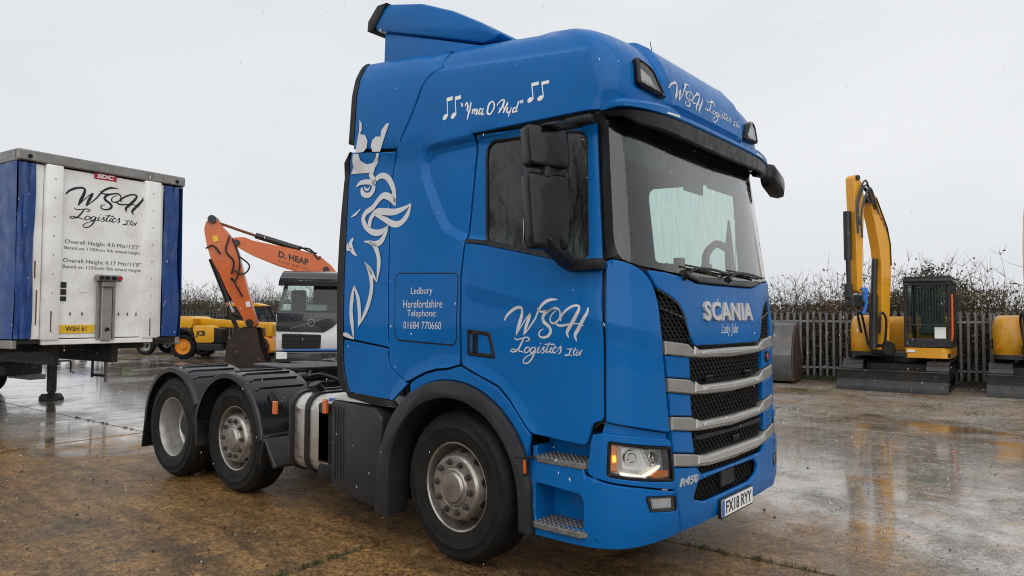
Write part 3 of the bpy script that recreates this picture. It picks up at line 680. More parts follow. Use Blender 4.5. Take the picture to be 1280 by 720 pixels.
# --- nose
cor=crom(PAN['corner'][:9],3)+PAN['corner'][9:]
both('corner_panel','blue',panel(roundpoly(cor,.012,2),g=.05,lines=crl,rd=.006))
hl=[(.985,1.928),(.829,1.922),(.60,1.898),(.47,1.870),(.25,1.866),(0,1.866)]
ho=[(0,1.476),(.50,1.478),(.535,1.486),(.58,1.539),(.635,1.672),(.70,1.742),(.77,1.776),(.90,1.825),(.925,1.858)]
hood=[(x,y) for x,y in hl[::-1]]
hood=ho+[(.985,1.928)]+hl[1:]; hood=hood+[(-a,b) for a,b in hood[::-1] if a and True]
hood=[p for i,p in enumerate(hood) if i==0 or p!=hood[i-1]]
def uniq(p):
    o=[]
    for q in p:
        if all(math.dist(q,z)>1e-4 for z in o): o.append(q)
    return o
panel(uniq(ho+hl+[(-a,b) for a,b in hl[::-1]]+[(-a,b) for a,b in ho[::-1]]),off=.004,g=.05,rd=.006).build('hood_panel','blue',TRK,ang=30,recalc=False)
panel(sym([(0,.45),(.76,.47),(.80,.62),(.87,1.45),(.90,1.80),(.75,1.86),(0,1.86)]),off=-.050,th=0,g=.1,rd=0).build('grille_backing','void_black',TRK,recalc=False)
BARS=[([(.865,1.515),(.615,1.49),(.535,1.45),(0,1.452)],[(.86,1.435),(.60,1.41),(.41,1.40),(0,1.393)]),
([(.845,1.296),(.605,1.272),(.515,1.232),(0,1.222)],[(.84,1.215),(.57,1.182),(.42,1.172),(0,1.160)]),
([(.818,1.068),(.595,1.043),(.485,1.008),(0,.998)],[(.82,.99),(.58,.96),(.44,.950),(0,.936)]),
([(.81,.853),(.59,.82),(.46,.797),(0,.795)],[(.81,.779),(.57,.745),(.41,.727),(0,.718)])]
for t,b in BARS:
    q=t+b[::-1]; q=uniq(t+[(-x,z) for x,z in t[::-1]]+[(-x,z) for x,z in b]+b[::-1])
    panel(q,off=.012,th=.06,g=.06,rd=.008).build('grille_bar','grille_silver',TRK,ang=40,recalc=False)
    # bright lower lip, the dished middle of the bar
    bl=[(.56,b[1][1]+.012),(.41,b[2][1]+.018),(0,b[3][1]+.018)]; bt=[(.55,t[1][1]-.012),(.47,t[2][1]-.008),(0,t[3][1]-.008)]
    q=uniq(bt+[(-x,z) for x,z in bt[::-1]]+[(-x,z) for x,z in bl]+bl[::-1])
    panel(q,off=.018,th=.01,g=.06,rd=.006).build('bar_inlay','bar_lip',TRK,ang=40,recalc=False)
for i in range(3):
    zt=BARS[i][1]; zb=BARS[i+1][0]
    a=[(.853-.022*i,zt[0][1]-.006),(.60,zt[1][1]-.002),(.595-.008*i,zb[1][1]+.006),(.842-.02*i,zb[0][1]+.006)]
    both('grille_filler','blue',panel(a,off=.004,th=.05,g=.06,rd=.008))
def meshgrille(poly,off=-.010,dz=.027,px=.052):
    m=MB(); ys=[p[1] for p in poly]; xs=[p[0] for p in poly]; e=min(ys)+dz*.3; row=0
    while e<max(ys):
        s=min(xs); i=0; prev=None
        while s<=max(xs)+px:
            z=e+(.0098 if (i+row)%2 else -.0098)
            ok=inpoly(poly,s,e)
            if prev and ok and prev[2]:
                a,b=prev[0],prev[1]; w=.0050
                q=[P(a,b+w,off,False),P(s,z+w,off,False),P(s,z-w,off-.004,False),P(a,b-w,off-.004,False)]
                q2=[P(a,b-w,off-.022,False),P(s,z-w,off-.022,False)]
                m.add(q+q2,[(3,2,1,0),(4,5,2,3)])
            prev=(s,z,ok); s+=px/2; i+=1
        e+=dz; row+=1
    return m
GR=[sym([(0,1.27-.03),(.52,1.25),(.59,1.278),(.585,1.40),(.42,1.392),(0,1.386)]),
    sym([(0,1.015),(.49,1.02),(.59,1.05),(.575,1.175),(.42,1.165),(0,1.155)]),
    sym([(0,.81),(.46,.81),(.585,.83),(.57,.955),(.44,.945),(0,.93)]),
    sym([(0,.672),(.50,.678),(.56,.735),(.41,.72),(0,.712)]),
    sym([(0,1.455),(.53,1.455),(.54,1.47),(.50,1.473),(0,1.472)])]
for q in GR:
    q=uniq(q); meshgrille(q).build('grille_mesh','mesh_black',TRK,ang=0,recalc=False)
upg=[(.90,1.815),(.775,1.77),(.70,1.735),(.632,1.665),(.575,1.535),(.53,1.478),(.53,1.462),(.625,1.50),(.862,1.525),(.868,1.62),(.885,1.74)]
both('side_grille_mesh','mesh_black',meshgrille(upg,off=-.006,dz=.025,px=.046),ang=0)
both('side_grille_louvre','black_gloss',panel([(.885,1.70),(.60,1.632),(.605,1.648),(.887,1.717)],off=.004,th=.05,g=.05,rd=.003))
both('side_grille_rim','black_gloss',panel([(.90,1.826),(.77,1.778),(.695,1.742),(.632,1.672),(.576,1.536),(.59,1.534),(.648,1.664),(.705,1.728),(.775,1.762),(.90,1.808)],off=.002,th=.05,g=.05,rd=.003))
# crossbar in third opening, sensors
panel(uniq(sym([(0,.888),(.50,.893),(.55,.905),(.55,.925),(0,.912)])),off=.0,th=.05,g=.06,rd=.006).build('grille_crossbar','black_trim',TRK,recalc=False)
for s_,e_ in ((.33,1.262),(-.30,1.262),(-.05,.84)):
    panel([(s_-.045,e_-.016),(s_+.045,e_-.016),(s_+.055,e_+.02),(s_-.055,e_+.02)],off=.0,th=.02,g=.05,rd=.003).build('camera_pod','black_gloss',TRK,recalc=False)
# bumper
slit=uniq(sym([(0,.674),(.50,.68),(.565,.735),(0,.735)]))
lowh=[(.61,.553),(.545,.655),(.2,.66),(-.34,.655),(-.40,.60),(-.385,.55),(-.25,.512),(.455,.512)]
bc=[(.815,.772),(.60,.738),(.565,.737),(0,.737)]
cen=uniq([(.812,.772),(.808,.64),(.797,.625),(.725,.378),(0,.375)]); cenL=[(-a,b) for a,b in cen[::-1]]
topz=[(-.60,.742),(-.56,.738),(-.49,.684),(0,.678),(.49,.684),(.56,.738),(.60,.742)]
panel(uniq(cen+cenL+topz),[roundpoly(lowh,.03)],off=.008,g=.05,rd=.007).build('bumper_centre','blue',TRK,ang=30,recalc=False)
meshgrille(lowh,off=-.02,dz=.028,px=.054).build('grille_mesh','mesh_black',TRK,ang=0,recalc=False)
panel(roundpoly([(.215,.668),(-.005,.658),(-.02,.548),(.20,.548)],.015),off=.0,th=.06,g=.06,rd=.01).build('radar_cover','black_trim',TRK,recalc=False)
hlp=roundpoly(PAN['headlight'],.02)
hpn=[(1.345,.965),(1.30,.992),(1.115,.978),(.835,.938),(.822,.79),(.812,.776),(.806,.648),(1.075,.698),(1.255,.725),(1.372,.752)]
both('headlight_surround','blue',panel(roundpoly(hpn,.03),[hlp],off=.010,g=.022,rd=.003))
both('nose_recess','blue',panel([(1.27,1.05),(.83,.972),(.83,.90),(1.30,.96)],off=-.028,th=0,g=.06,rd=0))
step_h=roundpoly([(1.735,.655),(1.42,.632),(1.395,.60),(1.395,.43),(1.735,.418)],.03)
fogp=roundpoly(PAN['fog'],.012)
bcn=[(1.40,.80),(1.388,.744),(1.255,.712),(1.074,.688),(.806,.636),(.735,.378),(.95,.362),(1.19,.345),(1.45,.335),(1.742,.335),(1.752,.43),(1.768,.66),(1.785,.80)]
both('bumper_corner','blue',panel(bcn,[fogp,step_h],off=.010,g=.05,rd=.006))
# step wells, treads
for sg in (-1,1):
    n=lambda mb:mb if sg<0 else mb.mirror()
    n(MB().box((.93,-1.02,.66),(.50,.03,.62),.005).box((1.13,-1.11,.68),(.03,.2,.6),.005).box((.70,-1.11,.62),(.03,.2,.50),.005).box((.92,-1.11,.395),(.48,.20,.025),.004).box((.92,-1.10,.775),(.48,.2,.03),.004)).build('step_well','blue',TRK)
    for z,y0 in ((.812,-1.235),(.425,-1.255)):
        t=MB().prism(roundpoly([(.69,y0+.03),(.73,y0),(1.06,y0),(1.10,y0+.05),(1.09,-1.03),(.70,-1.03)],.02),z-.035,z,'xy',.008)
        for i in range(11):
            for j in range(5): t.cyl((.73+i*.034,y0+.025+j*.038,z),(.73+i*.034,y0+.025+j*.038,z+.006),.010,.007,8)
        n(t).build('step_tread','tread_plate',TRK)
    # headlamp: bowl, reflectors, divider, indicator, clear lens
def shrink(p,f,cx=None,cy=None):
    cx=sum(a for a,b in p)/len(p) if cx is None else cx; cy=sum(b for a,b in p)/len(p) if cy is None else cy
    return [(cx+(a-cx)*f,cy+(b-cy)*f) for a,b in p]
for sg in (1,-1):
    n=lambda mb:mb if sg>0 else mb.mirror()
    h=n(panel(hlp,off=-.06,th=0,g=.06,rd=0)).build('headlight','letter_silver',TRK,recalc=False)
    n(panel(hlp,[inset(hlp,.018)],off=.008,th=.07,g=.05,rd=.004)).build('bezel','black_gloss',h,recalc=False)
    n(panel(roundpoly([(1.243,.935),(1.20,.928),(1.205,.775),(1.25,.775)],.01),off=-.02,th=.02,g=.04,rd=.006)).build('indicator','amber_bright',h,recalc=False)
    n(panel(roundpoly([(1.232,.87),(1.208,.87),(1.208,.83),(1.234,.83)],.01),off=-.012,th=.01,g=.04,rd=.004)).build('indicator_bulb','amber_lit',h,recalc=False)
    n(panel(roundpoly([(1.182,.925),(1.02,.905),(.96,.80),(1.03,.765),(1.185,.785)],.02),off=-.045,th=.012,g=.03,rd=.012)).build('low_beam_reflector','reflector',h,recalc=False)
    n(panel(roundpoly([(1.00,.90),(.905,.888),(.905,.79),(.95,.79)],.02),off=-.045,th=.012,g=.03,rd=.012)).build('high_beam_reflector','reflector',h,recalc=False)
    n(panel(roundpoly([(1.19,.775),(1.04,.752),(.96,.782),(.90,.80),(.91,.78),(1.03,.735),(1.19,.757)],.01),off=-.02,th=.02,g=.03,rd=.004)).build('daytime_strip','led_white',h,recalc=False)
    n(panel(roundpoly([(1.0,.742),(.92,.768),(.838,.762),(.832,.72),(.95,.722)],.008),off=-.02,th=.02,g=.03,rd=.004)).build('side_marker','amber_bright',h,recalc=False)
    for s_,e_,r_ in ((1.115,.855,.046),(.948,.842,.036)):
        c_=P(s_,e_,-.032,False); d_=(P(s_,e_,.0,False)-c_).normalized(); q_=MB().cyl(c_-d_*.01,c_+d_*.012,r_,r_*.9,20).cyl(c_+d_*.012,c_+d_*.016,r_*.62,r_*.5,18); n(q_).build('projector','chrome',h)
    n(panel([(1.04,.90),(.985,.895),(.94,.80),(.975,.79)],off=-.03,th=.012,g=.03,rd=.004)).build('lens_divider','chrome',h,recalc=False)
    n(panel(inset(hlp,.014),off=-.004,th=0,g=.05,rd=0)).build('lens','glass_lamp',h,recalc=False)
    fo=n(panel(fogp,off=-.03,th=0,g=.06,rd=0)).build('fog_light','black_gloss',TRK,recalc=False)
    n(panel(fogp,[inset(fogp,.008)],off=.010,th=.04,g=.05,rd=.003)).build('bezel','black_trim',fo,recalc=False)
    n(panel([(.985,.618),(.806,.602),(.80,.532),(.965,.552)],off=-.018,th=.01,g=.03,rd=.008)).build('reflector','reflector',fo,recalc=False)
    n(panel(inset(fogp,.006),off=.002,th=0,g=.05,rd=0)).build('lens','glass_lamp',fo,recalc=False)
    # roof lamps
    lp=roundpoly(PAN['lampR'],.03)
    ho_=n(panel(lp,[inset(lp,.028)],off=.040,th=.06,g=.04,rd=.012,D=False)).build('roof_lamp','black_gloss',TRK,recalc=False)
    n(panel(inset(lp,.02),off=.006,th=0,g=.04,rd=0,D=False)).build('bowl','black_gloss',ho_,recalc=False)
    q=inset(lp,.042); n(panel(q,off=.022,th=.014,g=.03,rd=.012,D=False)).build('reflector','reflector',ho_,recalc=False)
    n(panel(inset(lp,.024),off=.033,th=0,g=.04,rd=0,D=False)).build('lens','glass_lamp',ho_,recalc=False)
# sun visor with blue brow
def sweep(sec,name,m,smax=1.24,N_=96,ang=30):
    """sections (e, offset) carried round the nose, tapering into the pillars"""
    rings=[]
    for i in range(N_+1):
        s_=-smax+2*smax*i/N_; k=sstep(smax+.015,smax-.13,abs(s_))
        rings.append([tuple(P(s_,e(abs(s_)) if callable(e) else e,.004+o*k,False)) for e,o in sec])
    return MB().loft(rings).build(name,m,TRK,ang=ang)
tope=lambda a:2.932+.034*sstep(.60,.72,a)-.05*sstep(1.10,1.24,a)
sweep([(2.874,-.004),(2.874,.112),(2.884,.118),(lambda a:tope(a)-.022,.112),(lambda a:tope(a)-.004,.092),(tope,-.004)],'visor_brow','blue')
lowe=lambda a:2.762+.018*sstep(.3,.9,a)+.085*sstep(1.02,1.24,a)
sweep([(2.870,.02),(2.870,.108),(lowe,.098),(lambda a:lowe(a)-.004,.078),(2.855,.03)],'sun_visor','black_trim')
for sg in (1,-1):
    m=panel([(sg*.80,2.888),(sg*.66,2.888),(sg*.66,2.908),(sg*.80,2.908)],off=.125,th=.02,g=.05,rd=.003,D=False); m.build('marker_light','plate_white',TRK,recalc=False)
# roof spoiler
blade=[(-1.13,4.115),(-.98,4.165),(-.62,4.075),(-.30,3.935),(-.02,3.775),(.16,3.655),(.10,3.615),(.0,3.615),(-1.15,3.985)]
def wing(poly,w0,w1,bev):   # top narrower at the front
    m=MB().prism(poly,-1.0,1.0,'xz',bev,2); m.v=[(x,y*(w0+(w1-w0)*min(max((x+1.2)/1.4,0),1)),z) for x,y,z in m.v]; return m
wing(blade,1.0,.93,.03).build('roof_spoiler','blue',TRK,ang=40)
wing([(-1.215,4.075),(-1.10,4.175),(-.985,4.17),(-1.14,3.988),(-1.225,3.99)],1.005,1.0,.006).build('spoiler_edge','black_trim',TRK)
wing([(-1.06,3.96),(.0,3.60),(.05,3.58),(-.1,3.55),(-1.07,3.66)],.96,.93,.02).build('spoiler_base','blue',TRK,ang=40)
wing([(.12,3.655),(.34,3.605),(.22,3.53),(-.1,3.55)],.90,.80,.015).build('spoiler_nose','blue',TRK,ang=50)
MB().cyl((.7,.35,3.55),(.64,.35,3.86),.005,.003,6).cyl((.7,.35,3.53),(.7,.35,3.56),.02,.012,8).build('aerial','black_trim',TRK)
# wheel arches
def arch_poly():
    o=[(.705,.335),(.70,.62)]+[(.718*math.cos(R(t)),.505+.718*math.sin(R(t))) for t in range(22,160,6)]+[(-.735,.60),(-.745,.205)]
    i=[(-.60,.215),(-.60,.55)]+[(.60*math.cos(R(t)),.505+.60*math.sin(R(t))) for t in range(162,10,-6)]+[(.60,.55),(.61,.34)]
    return o+i
for sg in (-1,1):
    n=lambda mb:mb if sg<0 else mb.mirror()
    n(MB().prism(arch_poly(),-1.262,-1.06,'xz',.014,2)).build('wheel_arch','grey_plastic',TRK,ang=40)
    m=MB(); N_=26
    rr=[[(.64*math.cos(R(-12+204*i/N_)),y,.505+.64*math.sin(R(-12+204*i/N_))) for i in range(N_+1)] for y in (-1.1,-.72)]
    m.loft(rr,close=False,cap=False); n(m).build('arch_liner','void_black',TRK)
    n(MB().prism(roundpoly([(.655,.79),(.685,.80),(.69,.70),(.66,.685)],.01),-1.268,-1.255,'xz',.002)).build('arch_reflector_mount','black_trim',TRK)
    n(MB().prism([(.658,.785),(.676,.79),(.682,.71),(.664,.70)],-1.276,-1.262,'xz',.003)).build('arch_marker','amber',TRK)
    n(MB().prism([(.58,.795),(.71,.805),(.712,.798),(.58,.788)],-1.265,-1.1,'xz')).build('arch_joint','void_black',TRK)
    # side fairing
    f=MB().prism([(-1.335,.985),(-.80,.968),(-.72,.90),(-.735,.62),(-.75,.235),(-1.28,.285),(-1.33,.34)],-1.225,-.80,'xz',.02,2)
    n(f).build('side_fairing','grey_plastic',TRK,ang=40)
    g=MB()
    for i in range(4): g.box((-1.28+.035*i,-1.226,.66),(.008,.012,.56),.003)
    n(g).build('fairing_rib','grey_plastic',TRK)
    n(MB().prism([(-1.33,-1.2),(-.62,-1.2),(-.45,-.85),(-1.33,-.8)],.986,1.012,'xy',.004)).build('fairing_step_plate','chequer_alu',TRK)
    # bright chequered bracket seen between arch and sleeper
    n(MB().box((-.56,-1.0,1.05),(.28,.25,.03),.005,(0,R(-40),0))).build('arch_top_plate','chequer_alu',TRK)
    # fuel tank, straps, filler cap, additive tank
    rr=rrect(.66,.64,.13,5,-.87,.68)
    tk=MB()
    tk.loft([[(x,y,z) for y,z in (rr if k else shrink(rr,.93))] for x,k in ((-1.975,0),(-1.955,1),(-1.40,1),(-1.38,0))])
    n(tk).build('fuel_tank','tank_alu',TRK,ang=50)
    for x in (-1.90,-1.68):
        q=rrect(.69,.67,.14,5,-.87,.68); q2=rrect(.655,.635,.13,5,-.87,.68); m=MB()
        for a,b in ((-.028,.028),):
            R1=[(x+a,y,z) for y,z in q]; R2=[(x+b,y,z) for y,z in q]; R3=[(x+b,y,z) for y,z in q2]; R4=[(x+a,y,z) for y,z in q2]
            m.loft([R4,R1,R2,R3],cap=False)
        n(m).build('tank_strap','black_trim',TRK,ang=30)
    n(MB().cyl((-1.80,-1.0,.99),(-1.80,-1.05,1.055),.055,.05,16).cyl((-1.80,-1.05,1.05),(-1.80,-1.06,1.075),.06,.055,10)).build('filler_cap','black_trim',TRK)
    n(MB().box((-1.455,-1.0,.70),(.21,.40,.50),.03,seg=2).box((-1.455,-1.02,.40),(.20,.36,.17),.03,seg=2)).build('additive_tank','black_trim',TRK)
    n(MB().cyl((-1.44,-1.13,.94),(-1.44,-1.13,.985),.035,.033,14)).build('additive_cap','blue_plastic',TRK)
    for x,z in ((-1.395,.93),(-2.07,.865)):
        n(MB().box((x,-1.235 if x>-2 else -1.262,z),(.05,.035,.115),.008)).build('side_marker','amber',TRK)
# mirrors
for sg in (-1,1):
    n=lambda mb:mb if sg<0 else mb.mirror()
    def head(z0,z1,x,y,w,tap):
        rings=[]
        for d,f in ((-.050,.88),(-.043,.985),(.0,1.),(.036,.985),(.048,.95),(.053,.88)):
            q=rrect(w*f,(z1-z0)*f,.028*f,4); rings.append([(x+d-(v_/(z1-z0))*.03,y+u_*(1-tap*(.5-v_/(z1-z0)))+ .0,(z0+z1)/2+v_) for u_,v_ in q])
        T_=Matrix.Translation((x,y,0)); return MB().loft(rings).xf(T_@Matrix.Rotation(R(-22),4,'Z')@T_.inverted())
    a=n(head(2.03,2.47,.95,-1.435,.275,.14)).build('mirror','black_gloss',TRK,ang=50)
    n(MB().prism(rrect(.23,.38,.03,3,-1.435,2.25),.892,.897,'yz').xf(Matrix.Translation((.95,-1.435,0))@Matrix.Rotation(R(-22),4,'Z')@Matrix.Translation((-.95,1.435,0)))).build('mirror_glass','chrome',a)
    b=n(head(2.50,2.74,.94,-1.43,.275,.06)).build('wide_angle_mirror','black_gloss',TRK,ang=50)
    n(MB().prism(rrect(.23,.19,.03,3,-1.43,2.62),.882,.887,'yz').xf(Matrix.Translation((.94,-1.43,0))@Matrix.Rotation(R(-22),4,'Z')@Matrix.Translation((-.94,1.43,0)))).build('mirror_glass','chrome',b)
    n(MB().box((.96,-1.41,2.485),(.06,.14,.10),.015)).build('mirror_link','black_trim',TRK)
    n(MB().prism([(-1.50,2.10),(-1.36,2.08),(-1.22,1.965),(-1.20,1.92),(-1.30,1.95),(-1.47,2.04)],.93,1.03,'yz',.015)).build('mirror_arm','black_trim',TRK)
    n(MB().prism([(-1.50,2.735),(-1.42,2.77),(-1.16,2.825),(-1.14,2.79),(-1.38,2.72)],.93,1.02,'yz',.012)).build('upper_mirror_arm','black_trim',TRK)
    n(MB().box((1.08,-1.225,1.955),(.24,.08,.07),.022,seg=2)).build('mirror_foot','black_trim',TRK)
    n(MB().box((1.02,-1.19,2.815),(.19,.08,.055),.02,seg=2)).build('upper_mirror_foot','black_trim',TRK)
# kerb / front-view mirror on the passenger corner
rings=[]
for d,f in ((-.10,.55),(-.08,.9),(.0,1.),(.07,.92),(.10,.6)):
    q=rrect(.30*f,.19*f,.06*f,4); rings.append([(1.27+d*.6,1.30+u_+d*.25,2.80+v_-(u_)*.35) for u_,v_ in q])
k=MB().loft(rings).build('front_view_mirror','black_gloss',TRK,ang=50)
MB().tube([(1.22,1.02,2.83),(1.25,1.12,2.83),(1.26,1.22,2.82)],.03,8).build('mirror_bracket','black_trim',k)
bg_=MB().cyl(P(-.69,1.362,.004,False),P(-.69,1.362,.016,False),.042,.040,20).build('round_badge','black_gloss',TRK)
MB().cyl(P(-.69,1.362,.016,False),P(-.69,1.362,.019,False),.026,.024,16).build('badge_centre','red_lens',bg_)
# wipers and cowl details
panel(uniq(sym([(0,1.872),(.44,1.875),(.57,1.90),(.57,1.925),(.44,1.915),(0,1.912)])),off=.02,th=.04,g=.06,rd=.008).build('cowl_lip','black_gloss',TRK,recalc=False)
for s0,s1 in ((.62,.02),(.0,-.62)):
    a=P(s0,1.915,.03,False); b=P(s0-.12,1.955,.03,False); c=P(s1,1.945,.025,False)
    m=MB().tube([a,b,(b+c)/2+Vector((.015,0,.01)),c],.010,6,3)
    m.tube([P(s0-.02,1.975,.012,False),P((s0+s1)/2,1.965,.014,False),P(s1-.12,1.953,.012,False)],.007,6)
    m.cyl(P(s0,1.90,.0,False),P(s0,1.92,.04,False),.025,.02,10); m.build('wiper','black_trim',TRK)
# number plate
xp=1.475
pl_=MB().prism(rrect(.54,.128,.012,3,0,.425),xp-.02,xp,'yz',.003).build('number_plate_holder','black_trim',TRK)
pw=MB().prism(rrect(.516,.108,.008,3,0,.427),xp-.002,xp+.003,'yz').build('number_plate','plate_white',TRK)
def fit(body,width=None,height=None,**k):
    v,f=text2d(body,**k); x0=min(a for a,b in v);x1=max(a for a,b in v); y0=min(b for a,b in v); y1=max(b for a,b in v)
    kx=width/(x1-x0) if width else None; ky=height/(y1-y0) if height else None
    kx=kx or ky; ky=ky or kx
    return [((a-(x0+x1)/2)*kx,(b-y0)*ky) for a,b in v],f
flat(fit('FX18 RYY',.43,.080,bold=.02),lambda u,v:(xp+.0045,u+.02,.388+v)).build('registration','ink_black',pw,ang=0)
flat(([(-.258,.375),(-.218,.375),(-.218,.479),(-.258,.479)],[(0,1,2,3)]),lambda u,v:(xp+.0042,u,v)).build('plate_band','blue_plastic',pw,ang=0)
def pen(strokes,K,name,m,fn,parent):
    mb=MB()
    for pts,ws in strokes:
        v,f=ribbon(pts,[x*K for x in ws]); mb.add([fn(*p) for p in v],f)
    return mb.build(name,m,parent,ang=0)
# lettering on the skin
def skin(vf,s,e,off=.002,D=True,slope=0): return flat(vf,lambda u,v:P(s-u,e+v+slope*u,off,D))
def put(name,vf,m,s,e,**k): return skin(vf,s,e,**k).build(name,m,TRK,ang=0)
for t,s,e,wd,h in (('Ledbury',2.765,1.795,.222,.062),('Herefordshire',2.752,1.712,.40,.056),('Telephone:',2.755,1.636,.30,.062),('01684 770660',2.748,1.563,.385,.052)):
    put('lettering',fit(t,wd,h),'silver_vinyl',s,e,off=.0062)
def thick(v_f,s0,e0,off,h,name,m):
    v,f=v_f; a=[P(s0-u,e0+w_,off+h,False) for u,w_ in v]; b=[P(s0-u,e0+w_,off,False) for u,w_ in v]; k=len(v); mb=MB(); mb.add(a+b,f)
    ed={}
    for q in f:
        for i in range(len(q)):
            e=(q[i],q[(i+1)%len(q)]); ed[e]=1
    for (i,j) in ed:
        if (j,i) not in ed: mb.f.append((j,i,i+k,j+k))
    return mb.build(name,m,TRK,ang=25)
v,f=fit('SCANIA',.80,.125,bold=.035,space=1.12); thick((v,f),0,1.632,.004,.016,'maker_lettering','letter_silver')
v,f=fit('R450',.20,.048,bold=.0,shear=.25); thick((v,f),.665,.655,.008,.008,'model_lettering','letter_silver')
put('lettering',fit('Lady Jule',.28,.085,shear=.35),'silver_vinyl',0,1.528,off=.0055)
YM=[([(270,285),(285,287)],(12,4)),([(272,310),(278,285)],(8,10)),([(287,308),(293,283)],(8,10)),
([(315,300),(335,275),(350,275),(345,305),(330,335)],(8,12,16,18,10)),([(395,255),(375,300),(350,350),(335,400)],(10,18,18,8)),([(330,335),(355,325),(380,290)],(8,8,6)),
([(400,310),(392,345)],(14,14)),([(395,335),(420,305),(425,315),(415,345)],(6,10,14,14)),([(418,335),(445,303),(450,315),(440,345),(465,325)],(6,10,14,14,5)),
([(505,290),(480,300),(470,325),(485,335),(510,305)],(10,12,14,10,8)),([(522,285),(505,325),(515,335),(535,322)],(10,16,10,4)),
([(640,210),(595,240),(570,290),(575,318),(605,315),(640,270),(648,225),(630,207)],(10,14,18,16,12,14,14,8)),
([(680,245),(690,225),(735,190),(765,185),(745,225),(715,270),(690,302)],(6,8,10,14,18,18,8)),([(800,195),(775,235),(745,290)],(10,18,14)),([(700,262),(740,250),(775,245)],(8,10,6)),
([(795,238),(785,270),(800,280),(825,255),(835,232)],(14,16,10,10,12)),([(835,232),(820,270),(800,315)],(12,14,6)),
([(880,228),(855,240),(850,265),(865,268),(890,235)],(10,12,14,10,8)),([(912,172),(890,230),(882,262),(905,250)],(10,16,12,4)),
([(930,165),(924,190)],(10,8)),([(942,160),(936,188)],(10,8)),([(958,155),(950,185)],(10,8))]
# traced brush lettering, levelled along its own baseline (rise 175 over 640)
ymk=.545/690.
pen([([((u-270)*ymk,(400-v-(u-335)*.262)*ymk*1.0) for u,v in p],w_) for p,w_ in YM],ymk*1.05,'brush_lettering','white_vinyl',lambda u,v:P(2.442-u,2.958+v*.86,.002),TRK)
def notes(s,e,k):
    v=[];f=[]
    def add(p,q): 
        n=len(v); v.extend(p); f.extend(tuple(i+n for i in r_) for r_ in q)
    for dx in (0,.085):
        c=[(dx*k+.026*k*math.cos(t),.026*k+.022*k*math.sin(t)+.01*k*math.cos(t)) for t in np.linspace(0,2*math.pi,14)[:-1]]; add(c,[tuple(range(13))])
        x=dx*k+.022*k; add([(x,.03*k),(x+.008*k,.03*k),(x+.022*k,.17*k),(x+.014*k,.17*k)],[(0,1,2,3)])
        add([(x+.014*k,.145*k),(x+.075*k,.152*k),(x+.078*k,.182*k),(x+.016*k,.175*k)],[(0,1,2,3)])
    put('music_notes',([(a,b*.66) for a,b in v],f),'white_vinyl',s,e)
notes(2.605,2.975,.95); notes(1.840,2.990,.95)
KD=1/6.547/175
pen(PAN['wsh'],KD*.95,'script_lettering','silver_vinyl',lambda s,e:P(s,e,.0018),TRK); pen(PAN['logi'],KD,'script_lettering','silver_vinyl',lambda s,e:P(s,e,.0018),TRK)
KG=1/4.8/140
pen(PAN['dragon']['strokes'],KG*1.5,'dragon_emblem','silver_vinyl',lambda s,e:P(s,e,.0022),TRK)
m=MB()
for q in PAN['dragon']['polys']:
    q=dense(q,.02); V,E,F,_,_,_=geometry.delaunay_2d_cdt([Vector(p) for p in q],[(i,(i+1)%len(q)) for i in range(len(q))],[list(range(len(q)))],1,1e-6)
    m.add([P(p.x,p.y,.0022) for p in V],[tuple(f) for f in F])
m.build('dragon_emblem','silver_vinyl',TRK,ang=0)
# same script across the roof front: WSH then the second word beside it
def norm(st):
    xs=[p[0] for s_,w_ in st for p in s_]; ys=[p[1] for s_,w_ in st for p in s_]
    return max(xs),min(xs),min(ys),max(ys)
xa,xb,ya_,yb_=norm(PAN['wsh']); SW=[([((xa-p[0])/(xa-xb),(p[1]-ya_)/(xa-xb)) for p in s_],[q*KD/(xa-xb) for q in w_]) for s_,w_ in PAN['wsh']]
xa,xb,ya_,yb_=norm(PAN['logi']); SL=[([((xa-p[0])/(xa-xb),(p[1]-ya_)/(xa-xb)) for p in s_],[q*KD/(xa-xb) for q in w_]) for s_,w_ in PAN['logi']]
pen(SW,1,'script_lettering','silver_vinyl',lambda u,v:P(.60-u*.50,3.055+v*.44,.0025),TRK)
pen(SL,1,'script_lettering','silver_vinyl',lambda u,v:P(.07-u*.62,3.052+v*.50,.0025),TRK)
# interior
def inner(name,mb,m): return mb.build(name,m,TRK)
inner('cab_floor',MB().box((.25,0,1.18),(1.6,2.2,.04)),'dash_grey')
inner('headliner',MB().box((.25,0,2.88),(1.75,2.2,.02)),'cab_lining')
inner('rear_lining',MB().box((-.50,0,2.1),(.03,2.2,1.6)),'cab_lining')
inner('dashboard',MB().prism([(1.22,1.55),(1.24,1.86),(1.0,1.90),(.72,1.88),(.62,1.78),(.66,1.5)],-1.05,1.05,'xz',.04,2).box((.72,-.5,1.9),(.22,.5,.12),.05,seg=2),'dash_grey')
for y in (-.55,.55):
    inner('cab_seat',MB().box((.05,y,1.62),(.5,.5,.14),.05,seg=2).box((-.20,y,2.0),(.14,.5,.72),.06,(0,R(-8),0),2).box((-.25,y,2.44),(.12,.28,.2),.05,(0,R(-8),0),2).box((.02,y,1.38),(.4,.4,.36),.03),'seat_cloth')
st=MB(); c=Vector((.56,-.55,1.95)); ax=Vector((-.55,0,.83)).normalized(); a=Vector((0,1,0)); b=ax.cross(a)
st.tube([c+(a*math.cos(t)+b*math.sin(t))*.22 for t in np.linspace(0,2*math.pi,33)],.016,8); st.tube([c-a*.2,c-ax*.03,c+a*.2],.02,8); st.tube([c-ax*.03,c-ax*.45],.035,8)
inner('steering_wheel',st,'dash_grey')
inner('dash_ornament',MB().cyl((1.1,-.08,1.88),(1.1,-.08,2.07),.045,.04,12).cyl((1.1,.36,1.88),(1.1,.36,2.05),.045,.04,12),'wood_brown')
